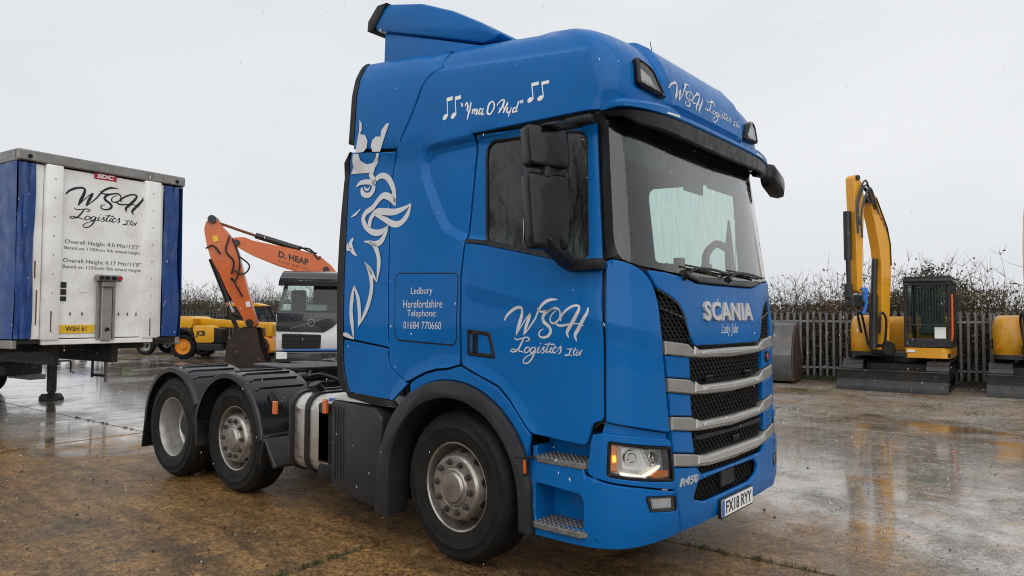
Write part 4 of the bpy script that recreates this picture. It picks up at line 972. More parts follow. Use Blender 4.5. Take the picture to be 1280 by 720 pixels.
inner('grab_handle',MB().prism([(1.02,1.9),(1.10,1.9),(1.07,2.20),(1.04,2.46),(1.01,2.20)],.90,.96,'xz',.012).tube([(1.02,.86,1.95),(1.0,.62,2.0),(1.0,.58,2.14),(1.02,.72,2.24),(1.03,.88,2.22)],.03,8,4),'wood_brown')
inner('dash_screen',MB().box((1.0,.05,1.98),(.04,.24,.13),.012,(0,R(-20),0)),'black_gloss')
for y in (-.62,.62): inner('folded_sun_visor',MB().box((1.14,y,2.70),(.03,.55,.16),.02,(0,R(18),0)),'seat_cloth')
for y in (-1.0,1.0): inner('cab_curtain',MB().loft([[(.02-.02*k+.012*math.sin(k*2.2),y+.03*math.sin(k*1.7),z) for k in range(12)] for z in (1.5,2.8)],False,False),'seat_cloth')
inner('sun_blind',MB().box((1.10,.15,2.66),(.02,.30,.20),.05,seg=2),'cab_lining')
# ================================================================ chassis, wheels, rear of the tractor
def tyre_mb(w=.30,Ro=.505,lug=False):
    h=w/2
    prof=[(.292,-h+.03),(.30,-h+.012),(.33,-h+.002),(.39,-h-.008),(.44,-h-.004),(.475,-h+.012),(.495,-h+.032),(Ro-.003,-h+.05)]
    gx=[-.075,-.028,.028,.075] if not lug else [-.05,.05]
    for g in gx: prof+=[(Ro,g-.008),(Ro-.016,g-.005),(Ro-.016,g+.005),(Ro,g+.008)]
    prof+=[(Ro-.003,h-.05),(.495,h-.032),(.475,h-.012),(.466,h-.005),(.460,h+.004),(.44,h+.002),(.41,h+.006),(.40,h+.011),(.392,h+.007),(.35,h+.003),(.33,h-.002),(.30,h-.012),(.292,h-.03)]
    n=120
    def mod(i,k):
        r=prof[i][0]
        if lug and r>.47: return -.010 if (k%4)==0 else 0
        return -.004 if (r>.485 and k%3==0) else 0
    return MB().lathe(prof,n=n,mod=mod)
def nuts(r,h,n=10,rad=.017,ln=.03):
    m=MB()
    for i in range(n):
        t=2*math.pi*(i+.5)/n; a,b=r*math.cos(t),r*math.sin(t)
        m.cyl((a,-h,b),(a,-h-.008,b),rad*1.35,rad*1.35,10); m.cyl((a,-h-.008,b),(a,-h-ln,b),rad,rad*.85,6)
    return m
def holes(rc,hc,dr,dh,n=10,rad=.028):
    """hand holes: short dark sleeves let into the disc"""
    m=MB(); 
    for i in range(n):
        t=2*math.pi*i/n; c=Vector((rc*math.cos(t),-hc,rc*math.sin(t))); nn=Vector((dh*math.cos(t),-dr,dh*math.sin(t))).normalized()
        m.cyl(c-nn*.02,c+nn*.002,rad,rad,14)
    return m
ME={}
ME['tyre_s']=tyre_mb().mesh('tyre','rubber',40); ME['tyre_d']=tyre_mb(.28,lug=True).mesh('tyre','rubber',40)
steer=[(.296,.118),(.302,.128),(.304,.134),(.296,.137),(.286,.130),(.276,.10),(.268,.05),(.262,.02),(.250,.035),(.222,.125),(.214,.142),(.205,.150),(.19,.152),(.135,.152),(.13,.148)]
ME['rim_s']=MB().lathe([(.27,-.10)]+steer,n=60).mesh('rim','rim_alu',28)
ME['cap_s']=MB().lathe([(.132,.148),(.128,.156),(.118,.163),(.108,.163),(.103,.172),(.095,.180),(.06,.183),(.001,.184)],n=40).mesh('hub_cover','rim_alu',28)
ME['nut_s']=nuts(.1675,.151).mesh('wheel_nuts','greasy_metal',30)
ME['hole_s']=holes(.236,.082,.035,.09).mesh('hand_holes','void_black',30)
dish=[(.296,.108),(.302,.118),(.304,.124),(.297,.128),(.288,.122),(.279,.10),(.272,.06),(.262,-.02),(.255,-.06),(.24,-.078),(.20,-.085),(.14,-.085),(.135,-.08)]
ME['rim_d']=MB().lathe([(.27,-.12)]+dish,n=60).mesh('rim','rim_steel',28)
ME['cap_d']=MB().lathe([(.138,-.085),(.132,-.03),(.12,-.02),(.10,.0),(.05,.012),(.001,.012)],n=36).mesh('hub_cover','chassis',28)
ME['nut_d']=nuts(.1675,-.086).mesh('wheel_nuts','chassis',30)
ME['hole_d']=holes(.222,-.083,.06,.01,rad=.03).mesh('hand_holes','void_black',30)
def wheel(x,y,kind,steer_a=0,rot=0,inner=False):
    flip=y>0
    w_=node('wheel',TRK,(x,y,.503),(0,rot,(math.pi if flip else 0)+steer_a))
    for k,nm in (('tyre_','tyre'),('rim_','rim'),('cap_','hub_cover'),('nut_','wheel_nuts'),('hole_','hand_holes')):
        if inner and k!='tyre_' and k!='rim_': continue
        o=bpy.data.objects.new(nm,ME[k+kind]); fix(o,w_)
        if nm in('wheel_nuts','hand_holes'): o['kind']='stuff'
    return w_
wheel(0,-1.035,'s',R(-3),.4); wheel(0,1.035,'s',R(-3),.1)
wheel(-2.89,-1.035,'s',0,.9); wheel(-2.89,1.035,'s',0,.2)
for sg in (-1,1): wheel(-4.0,sg*1.115,'d',0,.55); wheel(-4.0,sg*.79,'d',0,.2,True)
# mudguards over the rear axles
def guard(xc,a0,a1,rad,rib_a,flap=None):
    N_=30; prof=[(-1.268,-.055),(-1.268,-.012),(-1.255,-.002),(-1.23,.0),(-.66,.0),(-.64,-.01),(-.64,-.05)]
    rings=[]
    for i in range(N_+1):
        t=R(a0+(a1-a0)*i/N_)
        rings.append([(xc+(rad+d)*math.cos(t),y,.50+(rad+d)*math.sin(t)) for y,d in prof])
    inner_=[]
    for i in range(N_+1):
        t=R(a0+(a1-a0)*i/N_); inner_.append([(xc+(rad-.022)*math.cos(t),y,.50+(rad-.022)*math.sin(t)) for y in (-1.262,-.66)])
    m=MB().loft(rings,False,False); m.loft(inner_,False,False)
    return m
def ribs(xc,rad,angs):
    out=[]
    for a in angs:
        t=R(a); m=MB(); d=Vector((math.cos(t),0,math.sin(t))); tg=Vector((-math.sin(t),0,math.cos(t)))
        c=Vector((xc,0,.50))+d*(rad+.004)
        pts=[c+Vector((0,-1.20,0))-tg*.03, c+Vector((0,-1.15,0)), c+Vector((0,-.70,0))]
        m.tube(pts,.009,6); out.append(m)
    return out
for sg in (-1,1):
    n=lambda mb:mb if sg<0 else mb.mirror()
    for xc,a0,a1,rad,angs in ((-2.89,6,168,.625,(52,64,76,88,100,112)),(-4.0,28,178,.62,(58,70,82,94,106,118))):
        g_=n(guard(xc,a0,a1,rad,angs)).build('mudguard','mudguard',TRK,ang=50)
        for r_ in ribs(xc,rad,angs): n(r_).build('rib','mudguard',g_)
        for a in (38,142):
            t=R(a); c=Vector((xc+(rad+.012)*math.cos(t),-1.08,.5+(rad+.012)*math.sin(t)))
            n(MB().box(c,(.13,.07,.03),.008,(0,-t+math.pi/2,0)).box(c+Vector((0,0,.012)),(.16,.02,.022),.005,(0,-t+math.pi/2,0))).build('clamp','black_trim',g_)
    # flaps: front flap of middle axle, between wheels, rear spray flap
    for pts in ([(-2.255,.62),(-2.235,.60),(-2.30,.35),(-2.33,.35)],[(-3.50,.60),(-3.46,.62),(-3.43,.38),(-3.46,.36)],[(-4.615,.56),(-4.59,.56),(-4.66,.22),(-4.69,.22)]):
        n(MB().prism(pts,-1.262,-.66,'xz',.006)).build('mud_flap','mudguard',TRK)
    n(MB().prism([(-2.27,.60),(-2.23,.58),(-2.05,.36),(-2.10,.34)],-1.26,-1.0,'xz',.008)).build('guard_skirt','mudguard',TRK)
    # chassis rail, air tanks, axle ends
    n(MB().box((-2.3,-.42,.80),(5.6,.08,.27),.01)).build('chassis_rail','chassis',TRK)
    n(MB().cyl((-3.3,-.55,.50),(-2.7,-.55,.50),.12,n=18)).build('air_tank','chassis',TRK)
MB().cyl((-4.0,-1.0,.5),(-4.0,1.0,.5),.085,n=14).lathe([(.02,-.22),(.16,-.16),(.21,-.05),(.21,.05),(.16,.16),(.02,.22)],(-4.0,0,.52),'y',24).build('drive_axle','chassis',TRK)
MB().cyl((-2.89,-.95,.5),(-2.89,.95,.5),.06,n=12).build('lift_axle','chassis',TRK)
MB().cyl((0,-.95,.47),(0,.95,.47),.06,n=12).box((0,0,.46),(.14,1.2,.12),.02).build('front_axle','chassis',TRK)
MB().box((.0,0,.75),(1.6,.75,.55),.05).box((-.9,0,.65),(.8,.5,.4),.06).cyl((-1.3,0,.6),(-3.9,0,.55),.055,n=12).build('engine','chassis',TRK)
MB().box((-4.95,0,.80),(.08,2.0,.12),.01).box((-4.99,-.75,.78),(.05,.45,.14),.01).box((-4.99,.75,.78),(.05,.45,.14),.01).build('rear_crossmember','chassis',TRK)
for y in (-.75,.75): MB().box((-5.02,y,.78),(.02,.40,.11),.01).build('tail_lamp','red_lens',TRK)
# fifth wheel
fw_=MB().prism(roundpoly([(-3.2,-.45),(-3.05,-.30),(-3.02,.30),(-3.2,.45),(-3.75,.42),(-4.02,.36),(-4.05,.14),(-3.66,.05),(-3.66,-.05),(-4.05,-.14),(-4.02,-.36),(-3.75,-.42)],.04),1.06,1.11,'xy',.012)
fw_=fw_.build('fifth_wheel','black_trim',TRK)
MB().box((-3.4,-.34,.99),(.4,.10,.14),.02).box((-3.4,.34,.99),(.4,.10,.14),.02).box((-3.45,0,.945),(.95,.95,.03),.01).build('fifth_wheel_mount','chassis',fw_)
# catwalk and gear behind the cab
MB().box((-1.75,0,.985),(.95,.86,.03),.006).build('catwalk','tread_plate',TRK)
for i,y in enumerate((-.5,-.25,.1,.35)):
    random.seed(i); MB().box((-1.15-random.random()*.3,y,1.15+.1*random.random()),(.3,.18,.24),.03).build('air_valve_box','chassis',TRK)
for i,(y,mt) in enumerate(((-.28,'black_trim'),(-.14,'black_trim'),(0,'red_lens'),(.14,'black_trim'))):
    p=[(-.85,y,1.95),(-1.0,y,1.9),(-1.12,y+.03,1.55),(-1.35,y-.02,1.28),(-1.65,y+.05,1.15),(-1.95,y-.05,1.2)]
    MB().tube(p,.014,6,4).build('air_line',mt,TRK)
MB().cyl((-.95,.85,1.0),(-.95,.85,2.6),.09,n=16).build('exhaust_stack','greasy_metal',TRK)
MB().box((-.92,-.35,1.5),(.3,.9,.95),.05).build('intake_box','black_trim',TRK)
for i in range(5):
    random.seed(i+9); y=-.3+.15*i
    MB().box((-2.35-.17*i,y*.8,1.02+.03*(i%2)),(.22,.18,.10),.02).build('chassis_bracket','chassis',TRK)
for i in range(3):
    pts=[]
    for k in range(90):
        t=k/89; a=t*2*math.pi*13; pts.append((-1.02-.9*t,-.35+.3*i+.07*math.cos(a)+.1*math.sin(t*3+i),1.62-.45*math.sin(t*math.pi)*(.9+.2*i)+.07*math.sin(a)-.3*t))
    MB().tube(pts,.011,5).build('coiled_air_line',('black_trim','red_lens','black_trim')[i],TRK)
for i in range(7):
    random.seed(i+40); MB().box((-1.2-.13*i,random.uniform(-.75,.3),1.06+random.random()*.22),(random.uniform(.1,.3),random.uniform(.1,.3),random.uniform(.06,.22)),.02,(0,0,random.random())).build('chassis_gear','chassis' if i%2 else 'greasy_metal',TRK)
MB().tube([(-2.2,-.45,1.02),(-2.5,-.5,1.08),(-2.85,-.4,1.03),(-3.1,-.2,1.08)],.02,6,4).build('hose','black_trim',TRK)
MB().tube([(-2.2,.25,1.02),(-2.5,.3,1.10),(-2.85,.2,1.05),(-3.1,.3,1.08)],.02,6,4).build('hose','black_trim',TRK)
# ================================================================ curtain-sided semi-trailer
mat('trailer_white',(.84,.84,.825),.42,var=.04,dirt=(.42,.35,.26),dirt_amt=.38,scale=4.5)
mat('alu_dull',(.27,.26,.25),.5,.5,var=.14,dirt=(.12,.10,.08),dirt_amt=.5)
mat('curtain_blue',(.004,.048,.21),.38,var=.15,scale=3,dirt=(.16,.17,.2),dirt_amt=.3,bump=1.0,bscale=3.2)
mat('badge_red',(.42,.012,.03),.4); mat('rust',(.16,.06,.02),.8,var=.3)
TR=thing('curtain_trailer','white-fronted semi-trailer with blue side curtains parked on its landing legs','trailer',(-8.53,-.25,0),R(7.36))
LNG=13.4
MB().box((-.03,-.05,2.56),(.05,1.6,2.52),.006).build('headboard','trailer_white',TR)
for y0,y1 in ((-.90,-.665),(.575,.85)):
    MB().box((-.01,(y0+y1)/2,2.56),(.14,y1-y0,2.57),.02,seg=2).build('headboard_post','trailer_white',TR)
for y0,y1 in ((-1.02,-.905),(.855,.925)):
    MB().box((-.05,(y0+y1)/2,2.56),(.08,y1-y0,2.54),.01).build('corner_pillar','trailer_white',TR)
random.seed(2)
def curtain(x0,x1,n,yf,z0,z1,amp):
    m=MB(); rows=10; V=[]
    for j in range(rows+1):
        z=z0+(z1-z0)*j/rows; row=[]
        for i in range(n+1):
            x=x0+(x1-x0)*i/n; w=amp*math.sin(i*1.9+.6*math.sin(j*.9))*(.4+.6*math.sin(math.pi*j/rows))+amp*.5*math.sin(i*.7+j*.5)
            row.append((x,yf+w,z))
        V.append(row)
    return m.loft(V,False,False)
for sg in (-1,1):
    m=curtain(-LNG,-.0,90,sg*1.262,1.30,3.83,.012); m.build('side_curtain','curtain_blue',TR,ang=60,recalc=False)
    # wrap round the front corner
    y0,y1=(-1.245,-1.02) if sg<0 else (.925,1.20)
    m=MB(); rows=12; V=[]
    for j in range(rows+1):
        z=1.30+(3.82-1.30)*j/rows; V.append([(.02+.026*math.sin(k*2.1+j*.8)+(0 if 0<k<6 else -.02),y0+(y1-y0)*k/6+(.02*math.sin(j*.5) if k==6 and sg>0 else 0),z) for k in range(7)])
    m.loft(V,False,False).build('curtain_wrap','curtain_blue',TR,ang=60,recalc=False)
    MB().box((-LNG/2,sg*1.245,3.92),(LNG,.06,.17),.01).build('roof_rail','alu_dull',TR)
    MB().box((-LNG/2,sg*1.23,1.22),(LNG,.07,.12),.01).build('side_rave','alu_dull',TR)
MB().box((.0,0,3.925),(.10,2.55,.155),.015).build('front_roof_rail','alu_dull',TR)
for y in (-1.12,1.12): MB().cyl((.05,y,3.91),(.06,y,3.91),.03,n=12).build('rail_plug','void_black',TR)
MB().box((-LNG/2,0,3.97),(LNG-.1,2.44,.03)).build('roof','trailer_white',TR)
MB().box((-LNG/2,0,1.255),(LNG-.1,2.44,.06)).build('deck','chassis',TR)
MB().box((-.02,-.05,1.245),(.10,1.65,.08),.01).build('front_sill','trailer_white',TR)
MB().box((-LNG,0,2.6),(.05,2.4,2.6)).build('rear_doors','trailer_white',TR)
# services column
MB().box((.04,.0,1.74),(.07,.16,.98),.01).build('services_column','grille_silver',TR)
MB().box((.035,-.12,1.74),(.03,.04,.95),.004).box((.035,.12,1.74),(.03,.04,.95),.004).build('column_flange','alu_dull',TR)
MB().box((.09,0,2.215),(.13,.38,.10),.02).box((.09,0,2.12),(.09,.20,.09),.015).build('services_bracket','alu_dull',TR)
for y,mt in ((-.14,'black_trim'),(-.05,'void_black'),(.05,'void_black'),(.14,'badge_red')): MB().cyl((.15,y,2.215),(.19,y,2.215),.032,n=12).build('coupling',mt,TR)
MB().cyl((.075,.01,1.42),(.085,.01,1.42),.035,n=12).build('column_hole','void_black',TR)
for y in (-.78,.71):
    for k in range(9): MB().cyl((.058,y,1.4+.28*k),(.064,y,1.4+.28*k),.012,.010,8).build('rivet','alu_dull',TR)
for y,z,h in ((-.79,1.55,.30),(-.96,1.75,.5),(.70,1.45,.28),(-.99,2.3,.25)): MB().box((.0612 if y>-.9 else -.008,y,z),(.004,.018,h),.001).build('rust_streak','rust',TR)
# plate, squares, screws, stickers
MB().box((.005,-.415,1.435),(.012,.53,.125),.003).build('number_plate','plate_yellow',TR)
flat(fit('WSH 61',.30,.075,bold=.025),lambda u,v:(.0125,-.415+u,1.40+v)).build('registration','ink_black',TR,ang=0)
for k,(z,h) in enumerate(((2.09,.085),(1.985,.085),(1.885,.07))): MB().box((.0,-.605,z),(.008,.085,h),.001).build('black_square','ink_black',TR)
MB().box((.0,-.31,2.06),(.006,.14,.15),.001).build('paper_notice','plate_white',TR)
for y in (-.50,-.33,.22,.36,.50):
    MB().box((.0,y,1.66),(.012,.018,.05),.003).build('rivet_slot','rust',TR)
MB().box((.0,-.04,3.795),(.012,.34,.09),.002).build('maker_badge','badge_red',TR)
flat(fit('SDC',.26,.065,bold=.05,shear=.2),lambda u,v:(.0075,-.04+u,3.765+v)).build('badge_lettering','plate_white',TR,ang=0)
TX=lambda y,z:(lambda u,v:(-.0015,y+u,z+v))
for t,y,z,w_,h in (('Overall Height 4.0 Mtr/13\'3"',-.03,2.695,1.14,.08),('Based on 1100mm 5th wheel height',-.03,2.612,1.15,.062),('Overall Height 4.17 Mtr/13\'8"',-.03,2.412,1.18,.08),('Based on 1230mm 5th wheel height',-.03,2.330,1.18,.062)):
    flat(fit(t,w_,h),TX(y,z)).build('lettering','ink_grey',TR,ang=0)
pen(SW,1,'script_lettering','ink_black',lambda u,v:(-.0015,-.605+u*1.18,3.26+v*1.0),TR)
pen(SL,1,'script_lettering','ink_black',lambda u,v:(-.0015,-.54+u*1.02,2.98+v*.95),TR)
# running gear
for y in (-.45,.45): MB().box((-LNG/2-.2,y,1.05),(LNG-.6,.10,.36),.01).build('chassis_beam','chassis',TR)
for i in range(9): MB().box((-1.0-1.45*i,0,1.14),(.10,2.4,.14),.01).build('cross_bearer','chassis',TR)
for y in (-.95,.95):
    l=MB().box((-3.65,y,.68),(.13,.13,1.05),.01).box((-3.65,y,.30),(.10,.10,.5),.006)
    l=l.build('landing_leg','chassis',TR)
    MB().prism([(-3.85,.0),(-3.45,.0),(-3.45,.05),(-3.56,.12),(-3.74,.12),(-3.85,.05)],y-.14,y+.14,'xz',.008).build('leg_foot','chassis',l)
    MB().tube([(-3.65,y,.75),(-4.3,y*.6,1.0)],.03,6).build('leg_brace','chassis',l)
MB().cyl((-3.65,-.95,.72),(-3.65,.95,.72),.03,n=8).build('leg_shaft','chassis',TR)
MB().tube([(-3.65,1.02,.74),(-3.60,1.25,.74),(-3.60,1.27,.70),(-3.62,1.27,.52),(-3.66,1.36,.50)],.016,6).build('crank_handle','chassis',TR)
for y in (-1.18,1.18):
    g_=MB().box((-2.62,y,.83),(.05,.03,.72),.004).build('side_guard','chassis',TR)
    MB().box((-2.15,y,.79),(.09,.03,.78),.01).build('guard_post','alu_dull',g_)
    MB().box((-2.40,y,.52),(.5,.03,.05),.004).box((-2.40,y,1.12),(.5,.03,.05),.004).build('guard_rail','chassis',g_)
MB().box((-5.2,.75,.70),(1.7,.7,.50),.03).build('tool_locker','chassis',TR)
MB().box((-4.55,.9,.42),(.9,.3,.10),.01).build('pallet_rack','alu_dull',TR)
for x in (-6.35,-9.3,-10.6,-11.9):
    for y in (-.98,.98):
        w_=node('wheel',TR,(x,y,.503),(0,0,math.pi if y>0 else 0))
        for k,nm in (('tyre_d','tyre'),('rim_d','rim')): fix(bpy.data.objects.new(nm,ME[k]),w_)
    if x<-7: MB().cyl((x,-.95,.5),(x,.95,.5),.07,n=10).build('axle','chassis',TR)
# ================================================================ white lorry behind
mat('volvo_white',(.72,.73,.73),.3,var=.03,coat=.6,dirt=(.3,.27,.22),dirt_amt=.25,scale=3)
mat('dark_grey_paint',(.020,.021,.024),.30,var=.15,coat=.5)
VO=thing('white_lorry','white lorry with dark sun visor and grey nose panel facing the yard','lorry',(-14.19,7.48,0),R(-37)); VO.scale=(.89,.89,1.0)
def vtap(m,k=.20):
    m.v=[(x,y*(1-k*max(0,z-1.7)/.9),z) for x,y,z in m.v]; return m
def vp(poly,y0,y1,name,m,par=VO,bev=.02,seg=2,ang=45): return vtap(MB().prism(poly,y0,y1,'xz',bev,seg)).build(name,m,par,ang=ang)
vp([(-.02,.62),(.04,.95),(.02,1.62),(-.10,1.72),(-1.9,1.72),(-1.9,.9),(-1.2,.9),(-1.2,.62)],-1.2,1.2,'cab_lower','volvo_white',bev=.05)
for y in (-1.2,1.12):
    vp([(-.06,1.70),(-.34,2.62),(-.44,2.62),(-.20,1.70)],y,y+.08,'windscreen_pillar','volvo_white' if y>0 else 'dark_grey_paint',bev=.012)
    vp([(-1.0,1.70),(-1.0,2.62),(-1.10,2.62),(-1.10,1.70)],y,y+.08,'door_pillar','volvo_white',bev=.012)
vp([(-1.82,1.70),(-1.82,2.0),(-1.9,2.0),(-1.9,1.70)],-1.2,1.2,'back_wall','volvo_white'); vp([(-1.82,2.0),(-1.82,2.62),(-1.9,2.62),(-1.9,2.0)],-.15,1.2,'back_wall','dash_grey')
vp([(-.30,2.60),(-.36,2.82),(-.62,2.96),(-1.9,2.98),(-1.9,2.60)],-1.2,1.2,'cab_roof','dark_grey_paint',bev=.06)
vp([(-.12,2.50),(.06,2.60),(.10,2.74),(-.15,2.90),(-.55,2.97),(-.55,2.80),(-.25,2.72)],-1.42,1.42,'sun_visor','dark_grey_paint',bev=.03)
flat(fit('Wil Siglan',.95,.13,shear=.4,bold=.01),lambda u,v:(.085-v*.06,-.55+u,2.64+v)).build('visor_lettering','alu_dull',VO,ang=0)
wsv=MB().add([(-.06,-1.14,1.70),(-.06,1.14,1.70),(-.33,1.12,2.60),(-.33,-1.12,2.60)],[(0,1,2,3)]); vtap(wsv).build('windscreen','glass_far',VO,ang=0)
for y in (-1.17,1.17): vtap(MB().add([(-.25,y,1.72),(-1.0,y,1.72),(-1.0,y,2.60),(-.45,y,2.60)],[(0,1,2,3)])).build('side_window','glass_far',VO,ang=0)
MB().prism(roundpoly([(-1.19,1.20),(.30,1.16),(.62,1.34),(.98,1.72),(-1.17,1.74)],.05),.0,.062,'yz',.02,2).build('nose_panel','dark_grey_paint',VO,ang=45)
MB().prism([(-1.17,1.66),(1.17,1.66),(1.15,1.78),(-1.15,1.78)],-.14,.02,'yz',.02).build('cowl','dark_grey_paint',VO)
MB().prism(roundpoly([(-1.0,.70),(.20,.70),(.22,1.10),(-1.0,1.13)],.04),.03,.065,'yz',.012).build('radiator_grille','black_trim',VO)
g_=MB()
for k in range(5): g_.box((.068,-.39,.76+.075*k),(.02,1.1,.018),.004)
g_.build('grille_slat','black_gloss',VO)
vp([(-.02,.30),(.08,.34),(.09,.60),(.0,.64),(-.6,.64),(-.6,.30)],-1.22,1.22,'bumper','dark_grey_paint',bev=.03)
for y in (-1.0,1.0): MB().box((.085,y,.5),(.04,.34,.2),.02).build('headlight','lens_clear',VO)
MB().box((.06,-.1,.655),(.08,1.7,.05),.01).build('bumper_strip','blue_plastic',VO)
m=MB(); c=(.07,-.10,1.44); m.tube([(c[0],c[1]+.10*math.cos(t),c[2]+.10*math.sin(t)) for t in np.linspace(0,2*math.pi,25)],.016,6); m.tube([(c[0],-.75,1.27),(c[0],.50,1.62)],.007,6)
m.build('nose_emblem','alu_dull',VO)
MB().tube([(-.10,-.9,1.76),(-.11,.1,1.78)],.014,6).tube([(-.10,-.05,1.76),(-.11,.95,1.78)],.014,6).build('wiper','black_trim',VO)
MB().box((-.5,0,1.74),(.6,2.1,.12),.03).build('dashboard','dash_grey',VO)
for y in (-.6,.6): MB().box((-1.4,y,2.05),(.16,.5,.75),.05).box((-1.15,y,1.72),(.5,.5,.14),.04).build('cab_seat','seat_cloth',VO)
for y in (1.38,):
    MB().box((-.12,y,2.15),(.14,.22,.55),.04).tube([(-.15,y*.92,2.42),(-.3,y*.86,2.5)],.02,6).build('mirror','black_gloss',VO)
MB().box((-.35,.42,2.50),(.10,.22,.16),.03).build('interior_mirror','black_trim',VO)
for y in (-.42,.42): MB().box((-4.2,y,.85),(5.2,.09,.28),.01).build('chassis_rail','chassis',VO)
for x in (-.75,-4.4,-5.75):
    for y in (-1.03,1.03):
        w_=node('wheel',VO,(x,y,.503),(0,0,math.pi if y>0 else 0))
        for k,nm in (('tyre_s','tyre'),('rim_s','rim'),('cap_s','hub_cover')): fix(bpy.data.objects.new(nm,ME[k]),w_)
MB().box((-4.6,0,1.25),(4.6,2.3,.16),.02).build('load_bed','chassis',VO)
# ================================================================ orange excavator
paint('orange_paint',(.60,.115,.012),dirt=(.12,.07,.04),rough=.42,coat=.35)
paint('machine_yellow',(.72,.33,.012),dirt=(.16,.10,.05),rough=.38,coat=.45)
paint('loader_yellow',(.76,.38,.008),dirt=(.14,.09,.05),rough=.40,coat=.4)
mat('muddy_steel',(.034,.021,.015),.62,.2,var=.35,dirt=(.10,.06,.035),dirt_amt=.6,scale=4,bump=.4,bscale=14)
mat('hydraulic_black',(.012,.012,.013),.35,var=.2); mat('rod_chrome',(.6,.6,.6),.15,1)
mat('hub_orange',(.75,.27,.01),.45,dirt=(.15,.08,.04))
VR=R(39.8)
OX=thing('orange_excavator','orange tracked excavator with its long arm and muddy bucket lowered to the ground','excavator',(-17.84,7.51,0),VR+R(12))
ppm=38.7*.955
q=lambda px,py:((px-310)/ppm,1.65+(394-py)/ppm)
def plate(pts,y0,y1,name,m,par,bev=.02,rp=.05): return MB().prism(roundpoly([q(*p) for p in pts],rp),y0,y1,'xz',bev,1).build(name,m,par,ang=40)
arm=plate([(259,293),(261,284),(268,277.5),(274,283),(288,299),(297,318),(304,346),(313,378),(321,405),(316,409),(308,405),(300,390),(286,366),(277,345),(267,327),(262,310)],-.20,.20,'dipper_arm','orange_paint',OX)
boom=plate([(292,302),(304,301),(314,305),(366,315),(381,318),(393,323),(405,333),(412,342),(428,372),(452,402),(440,412),(420,388),(402,357),(378,345),(340,333.5),(312,322),(296,313),(291,308)],-.24,.24,'boom','orange_paint',OX)
def dk(pts,w0,w1,name,m='hydraulic_black',par=OX,y=0,n=12):
    a,b=q(*pts[0]),q(*pts[1]); return MB().cyl((a[0],y,a[1]),(b[0],y,b[1]),w0,w1,n).build(name,m,par)
dk(((273,284),(318,299)),.045,.045,'ram_rod','rust'); dk(((316,298),(368,313.5)),.10,.10,'boom_ram')
dk(((267,327),(287,378)),.11,.11,'bucket_ram'); dk(((287,378),(293,392)),.05,.05,'bucket_ram_rod','rod_chrome')
for k,(a,b) in enumerate((((289,391),(298,413)),((292,392),(312,399)))): dk((a,b),.07,.07,'bucket_link','muddy_steel')
for p,r_ in (((268,281),.13),((296,308),.10),((312,403),.12),((399,338),.10)):
    a=q(*p); MB().cyl((a[0],-.29,a[1]),(a[0],.29,a[1]),r_,n=18).build('pivot_pin','hydraulic_black',OX)
bk=[(307,408),(322,409),(327,432),(334,450),(338,456),(326,461),(298,456),(287,447),(290,425),(297,414)]
bb=[q(*p) for p in bk]; bb=[(x,max(z,.01)) for x,z in bb]
b1=MB().prism(roundpoly(bb,.06),-.62,-.58,'xz',.006).build('bucket_cheek','muddy_steel',OX); MB().prism(roundpoly(bb,.06),.58,.62,'xz',.006).build('bucket_cheek','muddy_steel',OX)
sh=[q(*p) for p in ((322,409),(307,408),(297,414),(290,425),(287,447),(298,456))]
m=MB(); m.loft([[(x,y,max(z,.01)) for x,z in sh] for y in (-.59,.59)],False,False); m.loft([[(x+.03,y,max(z+.02,.03)) for x,z in sh] for y in (-.59,.59)],False,False); m.build('bucket_shell','muddy_steel',OX)
for k in range(5): MB().prism([(-.30,.0),(-.05,.0),(.10,.02),(-.05,.10),(-.30,.10)],-.6+.26*k,-.48+.26*k,'xz',.01).xf(Matrix.Translation((.45,0,0))).build('bucket_tooth','muddy_steel',OX)
for k,pts in enumerate([[(288,300),(284,318),(293,330),(291,345)],[(291,303),(300,330),(296,352),(290,350)],[(300,325),(311,335),(305,345),(294,341)],[(366,313),(380,314),(389,325),(392,322)],[(368,311),(378,316),(388,319)],[(292,350),(300,365),(304,372)],[(262,316),(270,312),(278,322)]]):
    MB().tube([(*q(*p)[:1],-.27,q(*p)[1]) for p in pts],.028,6,4).build('hydraulic_hose','hydraulic_black',OX)
for k,(t,a,b,w_,h) in enumerate((('D. HEAP',343,320,2.05/2.05*.98,.21),('PLANT HIRE LTD',340.5,327,.98,.075))):
    a0=q(341.5,322) if k==0 else q(340,327.5)
    sl=-.27
    flat(fit(t,w_ if k==0 else .97,h,bold=.03 if k==0 else 0,space=1 if k==0 else 1.5),lambda u,v:(q(361,322)[0]+u*.96 -.0,-.2465,(q(361,329)[1] if k==0 else q(361,335)[1])+v+u*sl)).build('boom_lettering','ink_black',OX,ang=0)
a=q(272,304); MB().box((a[0],-.212,a[1]),(.16,.02,.20),.005,(0,R(-15),0)).build('warning_decal','plate_yellow',OX)
a=q(310,381); MB().box((a[0],-.212,a[1]),(.13,.02,.18),.004,(0,R(-10),0)).build('white_decal','plate_white',OX)
